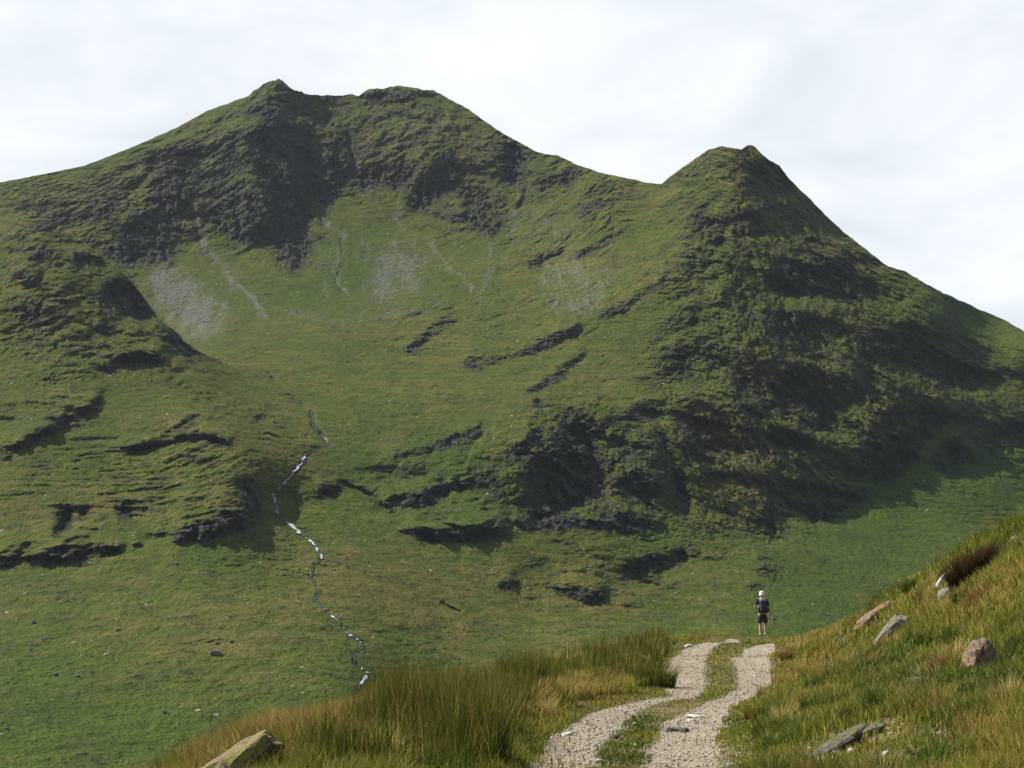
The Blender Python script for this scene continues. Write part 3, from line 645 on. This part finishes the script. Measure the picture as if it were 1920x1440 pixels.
put_stone('boulder', 1545, 1245, (.24, .18, .20), (0, 20, 20), m_warm, 81, 'brown stone showing through the orange grass right of the far track', sink=.35)
put_stone('boulder', 1554, 1296, (.13, .1, .1), (0, 20, 20), m_pale, 82, 'pale stone in grass above the dark peat patch', sink=.3)
WS = [(1582, 1396, .17, 'largest white quartz stone on the stony scrape'), (1563, 1426, .10, 'bright white stone at the lower edge of the stony scrape'), (1566, 1414, .085, 'white stone midway between the largest and the brightest white ones'),
 (1635, 1372, .07, 'small white stone at the upper right of the largest white stone'), (1640, 1394, .12, 'flat pale grey stone right of the largest white stone'), (1620, 1380, .06, 'cream chip between the dark outcrops and the flat pale grey stone'),
 (1598, 1412, .10, 'cream stone directly below the largest white stone'), (1660, 1425, .09, 'cream stone low on the right side of the scrape'), (1540, 1428, .11, 'pale stone below the left end of the long dark outcrop'),
 (1500, 1424, .09, 'yellowish stone at the left end of the long dark outcrop'), (1680, 1350, .10, 'buff stone in grass above the scrape'), (1715, 1359, .08, 'buff stone in grass furthest right above the scrape'), (1605, 1437, .08, 'cream stone at the very bottom of the scrape')]
for i, (a_, b_, s_, lb) in enumerate(WS):
    put_stone('stone', a_, b_, (s_, s_ * .8, s_ * .75), (i * 13, i * 7, i * 31), m_pale if i not in (4, 10, 11) else m_grey, 100 + i, lb, 'stone', 'pale stones of the scrape on the right bank', sink=.2, sub=3)
FAR = [(405, 1226, 9.5, 'large grey boulder alone on the green valley slope left of the stream'), (435, 1203, 4.2, 'pale boulder just above and right of the large grey boulder'), (408, 1206, 4.0, 'dark boulder right above the large grey boulder'),
 (388, 1186, 3.6, 'grey boulder furthest up the slope above the large grey boulder'), (105, 1265, 4.5, 'grey boulder at the left end of the low stone row on the lower left slope'), (145, 1268, 4.0, 'grey boulder at the right end of the low stone row on the lower left slope'),
 (308, 1335, 4.5, 'pale flat boulder on the slope above the lichened slab rock'), (220, 1182, 4.5, 'grey boulder on the slope below the left crag band'), (64, 1168, 6.0, 'dark ledge boulder near the left edge below the crag band'),
 (12, 1366, 3.5, 'pale boulder by the left edge of the photo'), (198, 1228, 2.6, 'small white boulder in the middle of the lower left slope'), (1450, 1160, 5, 'dark boulder in the glen to the right of the walker'),
 (972, 641, 5.5, 'white boulder above the long slanting ledge in the middle of the mountain'), (1125, 912, 4.5, 'white boulder in the gully below the dark triangular crag face'), (1662, 1104, 4.5, 'dark boulder on the far glen side just above the bank edge'),
 (330, 1058, 4.5, 'dark boulder below the right end of the left crag band'), (700, 1196, 2.5, 'small white boulder beside the stream'), (1823, 924, 5, 'dark boulder high on the green glen side at the right')]
for i, (a_, b_, s_, lb) in enumerate(FAR):
    s_ *= .72; me = stone_mesh('boulder', (s_, s_ * .8, s_ * .55), 200 + i, sub=3); me.materials.append(m_far if 'white' not in lb else m_pale)
    o = bpy.data.objects.new('boulder', me); COL.objects.link(o)
    c_ = on_mountain(a_, b_); o.location = (c_[0], c_[1] - s_ * .3, c_[2] + s_ * .12); o.rotation_euler = (0, .2, i)
    tagset(o, lb, 'boulder', 'boulders on the mountain slopes')

# ------------------------------------------------------------------ loose gravel (stuff)
rg = np.random.RandomState(11)
def gravel(n):
    u = rg.uniform(-.15, .42, n * 6); y = np.exp(rg.uniform(math.log(12), math.log(56), n * 6)); x = u * y
    z = ground(x, y); a_, b_ = proj(x, y, z); r_, d_ = rut(x, y); s_ = sample(SOIL, a_, b_)
    keep = rg.rand(len(u)) < np.clip(r_ * .9 + .5 * np.exp(-np.abs(d_ + .05) / .10) + s_ * .22 + .004, 0, 1)
    x, y, z, s_ = x[keep][:n], y[keep][:n], z[keep][:n], s_[keep][:n]; n = len(x)
    B = np.array([[1,0,0],[0,1,0],[-1,0,0],[0,-1,0],[.1,.1,.8],[0,0,-.8],[.6,.6,.4],[-.6,.5,.35]])[:6]
    T = np.array([[0,1,4],[1,2,4],[2,3,4],[3,0,4],[1,0,5],[2,1,5],[3,2,5],[0,3,5]])
    sz = .005 + .011 * rg.rand(n) ** 3 + .018 * (rg.rand(n) < .05) + .00025 * y + .012 * s_ * rg.rand(n)
    an = rg.uniform(0, 6.28, n); J = B[None] * (1 + .35 * rg.normal(size=(n, 6, 3))) * sz[:, None, None]
    J[..., 2] *= .6
    ca_, sa_ = np.cos(an)[:, None], np.sin(an)[:, None]
    V = np.stack([x[:, None] + J[..., 0] * ca_ - J[..., 1] * sa_, y[:, None] + J[..., 0] * sa_ + J[..., 1] * ca_, z[:, None] + J[..., 2] + sz[:, None] * .25], -1)
    F = (T[None] + 6 * np.arange(n)[:, None, None]).reshape(-1, 3)
    tone = np.repeat(rg.rand(n) ** 1.3, 6)
    return V.reshape(-1, 3), F, tone
def tri_mesh(name, V, F, mat, fattr=None, cattr=None):
    me = bpy.data.meshes.new(name); me.vertices.add(len(V)); me.vertices.foreach_set('co', V.astype(np.float32).reshape(-1))
    me.loops.add(F.size); me.loops.foreach_set('vertex_index', F.astype(np.int32).reshape(-1))
    me.polygons.add(len(F)); me.polygons.foreach_set('loop_start', (np.arange(len(F)) * 3).astype(np.int32))
    me.update(calc_edges=True)
    if fattr is not None: a_ = me.attributes.new('tone', 'FLOAT', 'POINT'); a_.data.foreach_set('value', fattr.astype(np.float32))
    if cattr is not None:
        a_ = me.attributes.new('tint', 'FLOAT_COLOR', 'POINT'); a_.data.foreach_set('color', np.concatenate([cattr, np.ones((len(cattr), 1))], 1).astype(np.float32).reshape(-1))
    me.materials.append(mat); o = bpy.data.objects.new(name, me); COL.objects.link(o); return o
mg, t, b = new_mat('gravel_stone', .9, .2)
L(t, mix(t, attr(t, 'tone'), (.26, .215, .16), (.50, .44, .35)), b.inputs['Base Color'])
V, F, tn = gravel(15000)
tagset(tri_mesh('gravel', V, F, mg, tn), 'loose pale grey gravel and stone chips on the wheel tracks and scrape', 'gravel', kind='stuff')

# ------------------------------------------------------------------ grass and rushes
mb = bpy.data.materials.new('grass_blade'); mb.use_nodes = True; t = mb.node_tree; t.nodes.clear()
ca_ = N(t, 'ShaderNodeAttribute', attribute_name='tint').outputs['Color']
df, tr = N(t, 'ShaderNodeBsdfDiffuse'), N(t, 'ShaderNodeBsdfTranslucent'); L(t, ca_, df.inputs[0]); L(t, ca_, tr.inputs[0])
ms = N(t, 'ShaderNodeMixShader', ins={0: .38}); L(t, df.outputs[0], ms.inputs[1]); L(t, tr.outputs[0], ms.inputs[2])
om = N(t, 'ShaderNodeOutputMaterial'); L(t, ms.outputs[0], om.inputs[0])
def blades(x, y, z, h, w, lean, az, tint, tip=None, curve=1.0, rs=rg):
    n = len(x); fa = rs.uniform(0, 3.1416, n); wx_, wy_ = np.cos(fa) * w * .5, np.sin(fa) * w * .5
    lx, ly = np.cos(az) * lean * h, np.sin(az) * lean * h
    V = np.empty((n, 5, 3))
    for i, (f, ww) in enumerate(((0, 1), (0, 1), (.55, .8), (.55, .8), (1, 0))):
        sgn = (1, -1, 1, -1, 0)[i]; g = f ** (1 + curve)
        V[:, i, 0] = x + lx * g + sgn * wx_ * ww; V[:, i, 1] = y + ly * g + sgn * wy_ * ww
        V[:, i, 2] = z - .02 * (f == 0) + h * f * np.sqrt(np.maximum(1 - (lean * f) ** 2 * .6, .1))
    T = np.array([[0, 1, 3], [0, 3, 2], [2, 3, 4]])
    F = (T[None] + 5 * np.arange(n)[:, None, None]).reshape(-1, 3)
    if tip is None: tip = tint
    C = np.stack([tint * .8, tint * .8, tint, tint, tip], 1).reshape(-1, 3)
    return V.reshape(-1, 3), F, C
PAL = np.array([[.15,.195,.022],[.25,.255,.036],[.50,.40,.15],[.33,.22,.06],[.055,.105,.014],[.13,.135,.026],[.21,.11,.04]])
RUSHZ = fill([([(560,1470),(640,1430),(690,1372),(800,1345),(950,1296),(1100,1247),(1240,1204),(1258,1230),(1262,1285),(1230,1280),(1100,1262),(1000,1310),(975,1350),(960,1400),(930,1470)],1.0),([(1640,1135),(1650,1105),(1680,1110),(1660,1130)],1.0),
   ([(1720,1085),(1780,1040),(1930,960),(1930,1040),(1800,1070)],.55)], 4)
REDZ = fill([([(290,1470),(400,1400),(560,1360),(690,1330),(700,1370),(600,1450),(500,1470)],1.0),([(680,1340),(950,1280),(1240,1190),(1380,1175),(1360,1200),(1200,1215),(960,1300),(700,1370)],.6),([(960,1320),(1100,1270),(1250,1290),(1200,1310),(1000,1370)],.85),
   ([(1450,1200),(1600,1160),(1660,1100),(1600,1250),(1560,1290),(1470,1260)],.5),([(1700,1100),(1800,1110),(1920,1060),(1920,1100),(1740,1160)],.9),([(1840,1330),(1930,1290),(1930,1470),(1800,1470)],.7),([(1480,1190),(1560,1180),(1500,1330),(1450,1290)],.6),
   ([(1600,1300),(1720,1320),(1740,1400),(1640,1380)],.4)], 10)
GRNZ = fill([([(1590,1240),(1720,1190),(1760,1300),(1660,1340),(1600,1320)],.9),([(1760,1060),(1930,950),(1930,1040),(1860,1060)],1.0),([(1790,1290),(1870,1230),(1930,1180),(1930,1320),(1830,1350)],.9),([(1700,1350),(1780,1340),(1800,1440),(1730,1440)],.7),
   ([(1350,1360),(1560,1280),(1560,1350),(1440,1440),(1370,1430)],.5),([(1100,1330),(1220,1320),(1240,1440),(1120,1440)],.8),([(1700,1160),(1760,1130),(1790,1180),(1730,1200)],.6)], 10)
def scatter(n, ulo, uhi, ylo, yhi, seed):
    rs = np.random.RandomState(seed)
    u = rs.uniform(ulo, uhi, n); y = np.exp(rs.uniform(math.log(ylo), math.log(yhi), n)); x = u * y
    return x, y, ground(x, y), rs
x, y, z, rs = scatter(1280000, -.50, .64, 10.5, 66, 21)
a_, b_ = proj(x, y, z); r_, d_ = rut(x, y); s_ = sample(SOIL, a_, b_)
tus = fbm(x, y, 0 * x, .75, 3, .6, seed=5.); big = fbm(x, y, 0 * x, 4.0, 3, .5, seed=9.)
keep = rs.rand(len(x)) < np.clip(.66 + 1.2 * tus, .06, 1) * (1 - .97 * ease(.15, .95, r_)) * (1 - .62 * np.clip(s_, 0, 1))
strip = np.exp(-np.maximum(d_, 0) / .45)
strip = np.where((a_ > 1080) & (a_ < 1420) & (d_ < .7), 1, strip * .7)
WK = np.exp(-(((x - ray(1420, 1198)[0] * 54) / 2.2) ** 4) - ((y - 51) / 7.) ** 4); strip = np.maximum(strip, WK)
x, y, z, a_, b_, tus, big, strip, s_ = [q[keep] for q in (x, y, z, a_, b_, tus, big, strip, s_)]; n = len(x)
red, grn, rsh = sample(REDZ, a_, b_), sample(GRNZ, a_, b_), sample(RUSHZ, a_, b_)
left = (a_ < 1250) & (strip < .5)
h = (.12 + .17 * np.clip(tus + .4, 0, 1.2)) * rs.uniform(.55, 1.3, n) * (1 - .80 * strip) * (1 + .5 * np.clip(red, 0, 1))
h = np.where(a_ < 980, h * 1.25, h) * (1 - .6 * np.clip(s_, 0, 1)) + .012
w = (.0042 + .00045 * y) * rs.uniform(.7, 1.3, n)
dry = .36 - .20 * (a_ < 1000) + 1.0 * big + .5 * tus + .55 * red - .65 * grn + rs.normal(0, .22, n)
idx = np.where(dry < .05, 4, np.where(dry < .38, 0, np.where(dry < .62, 1, np.where(dry < .82, 5, np.where(dry < 1.0, 3, 2)))))
idx = np.where((rs.rand(n) < .10), 2, idx); idx = np.where((rs.rand(n) < .30 * red), 3, idx); idx = np.where((rs.rand(n) < .30 * red * (a_ < 720)), 6, idx)
tint = PAL[idx] * rs.uniform(.7, 1.3, (n, 1)) * rs.uniform(.93, 1.07, (n, 3))
tip = tint * .6 + PAL[np.where(rs.rand(n) < .5, 2, 3)] * .4
lean = rs.uniform(.1, .75, n); az = rs.uniform(0, 6.28, n) * .6 + 2.0 * fbm(x, y, 0 * x, 1.5, 2, seed=2.) - .6
# tussocks: each leans its own way and has dried out to its own colour
nt_, nb_ = 1900, 110
cx_, cy_, cz_, rt = scatter(nt_, -.48, .62, 11, 60, 77)
sx_ = np.array([o_.location[:2] for o_ in COL.objects if o_.get('category') == 'rock' and o_.location.y < 100])
ok = (np.hypot(cx_[:, None] - sx_[None, :, 0], cy_[:, None] - sx_[None, :, 1] + .5) .min(1) > .75) & (rut(cx_, cy_)[1] > .35) & (np.exp(-(((cx_ - ray(1420, 1198)[0] * 54) / 2.6) ** 4) - ((cy_ - 50) / 8.) ** 4) < .3)
cx_, cy_ = cx_[ok], cy_[ok]; sa_t = sample(SOIL, *proj(cx_, cy_, ground(cx_, cy_))); ok = sa_t < .12; cx_, cy_ = cx_[ok], cy_[ok]; nt_ = len(cx_); rad = np.repeat(rt.uniform(.06, .20, nt_), nb_)
an_ = rt.uniform(0, 6.28, nt_ * nb_); rr_ = rad * np.sqrt(rt.rand(nt_ * nb_)); tx, ty = np.repeat(cx_, nb_) + rr_ * np.cos(an_), np.repeat(cy_, nb_) + rr_ * np.sin(an_)
ti = np.repeat(rt.choice([0, 1, 2, 2, 3, 4, 4, 5, 5, 6], nt_), nb_); tt = PAL[ti] * rt.uniform(.6, 1.25, (len(ti), 1)); hh_ = np.repeat(rt.uniform(.16, .42, nt_), nb_) * rt.uniform(.5, 1.15, len(ti))
x, y, z, h = np.concatenate([x, tx]), np.concatenate([y, ty]), np.concatenate([z, ground(tx, ty)]), np.concatenate([h, hh_])
w = np.concatenate([w, (.0045 + .00042 * ty)]); lean = np.concatenate([lean, rt.uniform(.15, .95, len(ti)) * (.4 + .6 * rr_ / rad)]); az = np.concatenate([az, an_ + rt.normal(0, .4, len(ti))])
tint = np.concatenate([tint, tt]); tip = np.concatenate([tip, tt * .7 + PAL[2] * .25])
V, F, C = blades(x, y, z, h, w, lean, az, tint, tip, rs=rs)
tagset(tri_mesh('grass', V, F, mb, None, C), 'rough green, straw and rust coloured moor grass on the near hillside', 'grass', kind='stuff')
# rushes: tall, thin, dark; the bank on the left is full of them
x, y, z, rs = scatter(420000, -.24, .42, 12.5, 62, 33)
a_, b_ = proj(x, y, z); rz = sample(RUSHZ, a_, b_); cl = fbm(x, y, 0 * x, 1.3, 2, .5, seed=14.)
keep = (rs.rand(len(x)) < np.clip(rz * (.5 + 1.2 * cl), 0, 1)) & (rut(x, y)[1] > .12)
x, y, z, cl, rz, a_ = [q[keep] for q in (x, y, z, cl, rz, a_)]; n = len(x)
h = rs.uniform(.45, 1.0, n) * (.66 + .34 * np.clip(cl * 2 + .3, 0, 1.1)) * np.where(a_ > 1500, .6, 1) * np.where(a_ < 700, .75, 1) * np.where(a_ > 1000, .82, 1)
pick = rs.rand(n); idx = np.where(pick < .52, 5, np.where(pick < .74, 4, np.where(pick < .86, 0, np.where(pick < .94, 3, 2))))
tint = PAL[idx] * rs.uniform(.55, 1.15, (n, 1)); tip = tint * .75 + PAL[6] * .28
V, F, C = blades(x, y, z, h, (.004 + .00032 * y) * rs.uniform(.8, 1.2, n), rs.uniform(.03, .42, n), rs.uniform(0, 6.28, n), tint, tip, .6, rs)
tagset(tri_mesh('rushes', V, F, mb, None, C), 'tall dark green rushes growing in a thick belt along the left bank of the track', 'rushes', kind='stuff')
def tuft(name, pxq, vq, n, spread, hh, pal, label, cat, lean_=(.1, .55), seed=0, wid=.0045, Y=None, group=None):
    rs = np.random.RandomState(seed); x0, y0 = hit0(pxq, vq)
    if Y: y0 = Y; x0 = ray(pxq, vq)[0] * Y
    an, rr = rs.uniform(0, 6.28, n), spread * np.sqrt(rs.rand(n)); x, y = rr * np.cos(an), rr * np.sin(an)
    z = ground(x0 + x, y0 + y); z0_ = float(ground(np.array([x0]), np.array([y0]))[0])
    P_ = np.array(pal); tint = P_[rs.randint(0, len(P_), n)] * rs.uniform(.6, 1.25, (n, 1))
    ln = lean_[0] + (lean_[1] - lean_[0]) * (rr / spread) * rs.uniform(.5, 1.2, n)
    V, F, C = blades(x, y, z - z0_, hh * rs.uniform(.55, 1.1, n), (wid + .0002 * y0) * np.ones(n), ln, an + rs.normal(0, .5, n), tint, tint * .6 + PAL[6] * .45, .7, rs)
    o = tri_mesh(name, V, F, mb, None, C); o.location = (x0, y0, z0_); return tagset(o, label, cat, group)
RP = [PAL[5], PAL[4], PAL[0] * .8, PAL[5] * .7]
tuft('rush_clump', 545, 1452, 420, .20, .62, RP + [PAL[1]], 'fan shaped rush clump with dark splayed stems right of the lichened slab rock', 'rush clump', (.15, .75), 1, Y=13.6, group='rush clumps along the left bank')
tuft('rush_clump', 765, 1388, 700, .34, .95, RP, 'tallest dark green rush clump, right beside the lowest waterfall of the stream', 'rush clump', (.05, .5), 2, Y=19.2, group='rush clumps along the left bank')
tuft('rush_clump', 925, 1350, 480, .28, .70, RP, 'dark rush clump with a black base nearest the left wheel track', 'rush clump', (.05, .5), 3, Y=19.8, group='rush clumps along the left bank')
tuft('rush_clump', 1236, 1284, 520, .34, .58, RP, 'dense dark rush clump overhanging the left edge of the far track', 'rush clump', (.08, .6), 4, group='rush clumps along the left bank')
tuft('rush_clump', 985, 1292, 480, .42, .86, RP, 'dark rush clump standing up on the skyline of the left bank above the orange grass', 'rush clump', (.05, .5), 5, group='rush clumps along the left bank')
tuft('rush_clump', 1662, 1128, 360, .40, .62, [PAL[4], PAL[0] * .7], 'green clump on the brow above the reddish slab at the edge of the right bank', 'rush clump', (.1, .6), 6, Y=41)
tuft('heather_bush', 1822, 1098, 2200, .36, .78, [np.array([.022, .013, .010]), np.array([.05, .03, .02]), np.array([.022, .026, .012])], 'dark brown heather bush in a hollow high on the right bank', 'heather', (.05, .6), 7, wid=.008)
tuft('heather_bush', 1505, 1318, 500, .30, .12, [np.array([.05, .03, .02]), np.array([.09, .05, .03])], 'low dark brown heather patch in the grass right of the bend of the track', 'heather', (.2, .9), 8, wid=.007)

# ------------------------------------------------------------------ the walker
def plain(name, c, rough=.85, var=.25, scale=40, spec=.2):
    m, t, b = new_mat(name, rough, spec); tcn = N(t, 'ShaderNodeTexCoord')
    L(t, mix(t, rmp(t, noise(t, tcn.outputs['Object'], scale, 4), .3, .7), tuple(x * (1 - var) for x in c), tuple(x * (1 + var) for x in c)), b.inputs['Base Color'])
    return m
def skinned(name, verts, edges, mat, parent, sub=2, root=0):
    me = bpy.data.meshes.new(name); me.from_pydata([v_[:3] for v_ in verts], edges, [])
    o = bpy.data.objects.new(name, me); COL.objects.link(o)
    o.modifiers.new('skin', 'SKIN').use_smooth_shade = True
    for i, v_ in enumerate(verts):
        r_ = v_[3]; me.skin_vertices[0].data[i].radius = (r_, v_[4] if len(v_) > 4 else r_)
        me.skin_vertices[0].data[i].use_root = (i == root)
    s = o.modifiers.new('sub', 'SUBSURF'); s.levels = sub; s.render_levels = sub
    dg = bpy.context.evaluated_depsgraph_get(); m2 = bpy.data.meshes.new_from_object(o.evaluated_get(dg))
    o.modifiers.clear(); o.data = m2; m2.materials.clear(); m2.materials.append(mat)
    for p_ in m2.polygons: p_.use_smooth = True
    o.parent = parent; return o
m_skin = plain('skin', (.50, .31, .22), .6, .06, 8); m_shirt = plain('shirt_cloth', (.035, .037, .055)); m_short = plain('shorts_cloth', (.05, .048, .048))
m_hat = plain('hat_cloth', (.78, .76, .68), .9, .05); m_pack = plain('pack_nylon', (.030, .030, .045), .6, .4, 12, .4); m_packg = plain('pack_grey_nylon', (.16, .165, .19), .6, .3, 12, .4)
m_boot = plain('boot_leather', (.20, .15, .09)); m_sock = plain('sock_wool', (.70, .66, .50), .9, .05); m_hair = plain('hair', (.25, .23, .21)); m_strap = plain('strap_webbing', (.65, .66, .68), .7, .05)
wx0, wy0 = ray(1431, 1198)[0] * 54.0, 54.0
walker = bpy.data.objects.new('person', None); COL.objects.link(walker)
wz0 = float(ground(np.array([wx0]), np.array([wy0]))[0])
walker.location = (wx0, wy0, wz0)
tagset(walker, 'walker seen from behind on the track in a white hat, dark shirt and grey shorts', 'person')
bodyV = [(0,0,.93,.125,.10),(0,.0,1.05,.115,.085),(0,.015,1.20,.135,.10),(0,.0,1.34,.150,.095),(0,-.005,1.43,.085,.07),(0,.01,1.50,.052,.055),(0,.03,1.575,.068,.080),(0,.035,1.645,.074,.088),(0,.03,1.70,.052,.062),
 # left leg (trailing), right leg (stepping away)
 (-.095,-.01,.86,.088),(-.105,.0,.68,.078),(-.105,.0,.48,.056),(-.105,-.03,.34,.056),(-.105,-.05,.12,.036),(-.105,-.055,.055,.036),(-.11,.09,.03,.032),
 (.095,.01,.86,.088),(.105,.08,.68,.078),(.11,.11,.49,.056),(.11,.10,.34,.056),(.11,.10,.13,.036),(.11,.10,.065,.036),(.12,.24,.03,.032),
 # right arm hanging a little out
 (.175,.0,1.39,.056),(.225,-.01,1.24,.046),(.25,-.01,1.10,.040),(.262,.05,.98,.034),(.268,.11,.87,.026),(.270,.135,.82,.030,.018),
 (.290,.15,.78,.0095),(.292,.17,.745,.009),(.290,.18,.715,.008),
 (.276,.155,.77,.0095),(.277,.178,.730,.009),(.272,.19,.695,.008),
 (.262,.155,.77,.0095),(.262,.178,.735,.009),(.256,.19,.70,.008),
 (.250,.150,.775,.009),(.248,.170,.745,.0085),(.242,.18,.72,.0075),
 (.252,.160,.825,.0105),(.238,.178,.80,.0095),(.235,.19,.778,.0085),
 # left arm bent forward to the shoulder strap
 (-.175,.0,1.39,.056),(-.235,-.02,1.26,.046),(-.262,-.01,1.13,.040),(-.22,.11,1.15,.034),(-.155,.19,1.24,.026),(-.135,.205,1.28,.028,.018),
 (-.118,.205,1.315,.009),(-.105,.19,1.34,.0085),(-.100,.17,1.335,.0075),(-.132,.207,1.322,.009),(-.122,.192,1.350,.0085),(-.116,.172,1.345,.0075),
 (-.146,.207,1.320,.009),(-.140,.192,1.346,.0085),(-.134,.172,1.342,.0075),(-.158,.203,1.312,.009),(-.155,.190,1.334,.0085),(-.150,.174,1.332,.0075),
 (-.112,.200,1.272,.010),(-.096,.190,1.292,.009),(-.092,.174,1.298,.008),
 # nose, ears
 (0,.115,1.605,.016),(0,.135,1.588,.012),(.078,.03,1.60,.012),(.09,.02,1.615,.010),(-.078,.03,1.60,.012),(-.09,.02,1.615,.010)]
bodyE = [(0,1),(1,2),(2,3),(3,4),(4,5),(5,6),(6,7),(7,8),(0,9),(9,10),(10,11),(11,12),(12,13),(13,14),(14,15),(0,16),(16,17),(17,18),(18,19),(19,20),(20,21),(21,22),
 (3,23),(23,24),(24,25),(25,26),(26,27),(27,28),(28,29),(29,30),(30,31),(28,32),(32,33),(33,34),(28,35),(35,36),(36,37),(28,38),(38,39),(39,40),(28,41),(41,42),(42,43),
 (3,44),(44,45),(45,46),(46,47),(47,48),(48,49),(49,50),(50,51),(51,52),(49,53),(53,54),(54,55),(49,56),(56,57),(57,58),(49,59),(59,60),(60,61),(49,62),(62,63),(63,64),
 (6,65),(65,66),(6,67),(67,68),(6,69),(69,70)]
skinned('body', bodyV, bodyE, m_skin, walker)
def grown(ids, k, cut=None):
    vs_ = []
    for i in ids:
        q = list(bodyV[i]); q[3] += k
        if len(q) > 4: q[4] += k
        vs_.append(tuple(q))
    return vs_
skinned('shirt', grown([1,2,3,4], .016) + [(.18,.0,1.39,.068),(.215,-.005,1.27,.062),(.235,-.01,1.19,.060),(-.18,.0,1.39,.068),(-.222,-.015,1.29,.062),(-.248,-.015,1.20,.060),(0,0,.93,.150,.12)],
        [(0,1),(1,2),(2,3),(2,4),(4,5),(5,6),(2,7),(7,8),(8,9),(0,10)], m_shirt, walker)
skinned('shorts', [(0,0,.95,.140,.115),(0,0,.86,.135,.12),(-.10,.0,.76,.104),(-.108,.0,.60,.096),(-.108,-.002,.54,.098),(.10,.035,.76,.104),(.11,.085,.62,.096),(.112,.098,.55,.098)], [(0,1),(1,2),(2,3),(3,4),(1,5),(5,6),(6,7)], m_short, walker)
def lathe(name, prof, mat, parent, loc, n=24, sx=1, sy=1, rot=(0, 0, 0)):
    vs_, fs = [], []
    for z_, r_ in prof:
        for k in range(n): vs_.append((r_ * sx * math.cos(2 * math.pi * k / n), r_ * sy * math.sin(2 * math.pi * k / n), z_))
    for j in range(len(prof) - 1):
        for k in range(n): fs.append((j * n + k, j * n + (k + 1) % n, (j + 1) * n + (k + 1) % n, (j + 1) * n + k))
    fs.append(tuple(range(n))[::-1]); fs.append(tuple((len(prof) - 1) * n + k for k in range(n)))
    me = bpy.data.meshes.new(name); me.from_pydata(vs_, [], fs); me.materials.append(mat)
    for p_ in me.polygons: p_.use_smooth = True
    o = bpy.data.objects.new(name, me); COL.objects.link(o); o.parent = parent; o.location = loc; o.rotation_euler = rot; return o
lathe('hair', [(-.05,.055),(-.02,.082),(.03,.088),(.06,.085)], m_hair, walker, (0,.015,1.585), sx=.92, sy=1.08)
hat = lathe('sun_hat', [(-.055,.118),(-.05,.124),(-.015,.100),(.0,.098),(.05,.097),(.085,.085),(.108,.055),(.115,.01)], m_hat, walker, (0,.025,1.635), sx=.95, sy=1.08)
for sx_, yy, z_ in ((-.105, -.05, 0), (.11, .10, .008)):
    skinned('boot', [(sx_,yy,.10,.050),(sx_,yy,.05,.052),(sx_,yy-.04,.035,.040),(sx_*1.02,yy+.09,.035,.043),(sx_*1.05,yy+.17,.03,.036)], [(0,1),(1,2),(1,3),(3,4)], m_boot, walker)
    skinned('sock', [(sx_,yy+.005,.11,.047),(sx_,yy,.17,.047),(sx_,yy,.20,.050)], [(0,1),(1,2)], m_sock, walker)
pack = bpy.data.objects.new('backpack', None); COL.objects.link(pack); pack.location = (wx0, wy0, wz0)
tagset(pack, 'dark blue-black backpack with a grey lid on the back of the walker', 'backpack')
def softbox(name, c, s, mat, parent, taper=.85, bev=.35):
    import bmesh
    bm = bmesh.new(); bmesh.ops.create_cube(bm, size=1.0)
    for v_ in bm.verts:
        k = taper if v_.co.z > 0 else 1
        v_.co = Vector((v_.co.x * s[0] * k, v_.co.y * s[1] * k, v_.co.z * s[2]))
    bmesh.ops.bevel(bm, geom=bm.edges[:], offset=min(s) * bev, segments=4, affect='EDGES', profile=.5)
    me = bpy.data.meshes.new(name); bm.to_mesh(me); bm.free(); me.materials.append(mat)
    for p_ in me.polygons: p_.use_smooth = True
    o = bpy.data.objects.new(name, me); COL.objects.link(o); o.parent = parent; o.location = c; return o
softbox('pack_body', (0,-.205,1.16), (.31,.20,.46), m_pack, pack)
softbox('lid', (0,-.19,1.405), (.27,.22,.09), m_packg, pack, .75)
softbox('front_pocket', (0,-.315,1.10), (.21,.07,.24), m_pack, pack)
for s_ in (-1, 1):
    softbox('side_pocket', (s_ * .172,-.20,1.04), (.06,.14,.18), m_pack, pack)
    skinned('shoulder_strap', [(s_*.085,-.10,1.44,.026,.010),(s_*.095,.0,1.475,.026,.010),(s_*.10,.10,1.40,.026,.010),(s_*.11,.13,1.25,.022,.009),(s_*.14,.09,1.08,.016,.008),(s_*.15,-.09,.99,.014,.008)], [(i, i+1) for i in range(5)], m_strap if s_ < 0 else m_packg, pack, 1)
skinned('hip_belt', [(-.14,-.12,.97,.03,.012),(-.165,0,.96,.03,.012),(-.08,.125,.95,.024,.010),(.08,.125,.95,.024,.010),(.165,0,.96,.03,.012),(.14,-.12,.97,.03,.012)], [(i, i+1) for i in range(5)], m_pack, pack, 1)

# ------------------------------------------------------------------ the air between here and the tops
hz = bpy.data.materials.new('haze_air'); hz.use_nodes = True; t = hz.node_tree; t.nodes.clear()
pv = N(t, 'ShaderNodeVolumePrincipled', ins={'Density': 0.000015, 'Anisotropy': 0.2, 'Color': (.80, .90, 1.0, 1)})
om = N(t, 'ShaderNodeOutputMaterial'); L(t, pv.outputs[0], om.inputs['Volume'])
import bmesh
bm = bmesh.new(); bmesh.ops.create_cube(bm, size=1.0)
x0, x1, y0, y1 = -2600, 3400, -60, 4200; zlo = min(float(P[..., 2].min()), float(gZ.min())) - 1.0; zhi = float(P[..., 2].max()) + 25
for v_ in bm.verts: v_.co = ((x0 + x1) / 2 + v_.co.x * (x1 - x0), (y0 + y1) / 2 + v_.co.y * (y1 - y0), (zlo + zhi) / 2 + v_.co.z * (zhi - zlo))
me = bpy.data.meshes.new('haze'); bm.to_mesh(me); bm.free(); me.materials.append(hz)
o = bpy.data.objects.new('haze', me); COL.objects.link(o)
tagset(o, 'thin bluish summer haze between the viewer and the mountain', 'haze', kind='stuff')
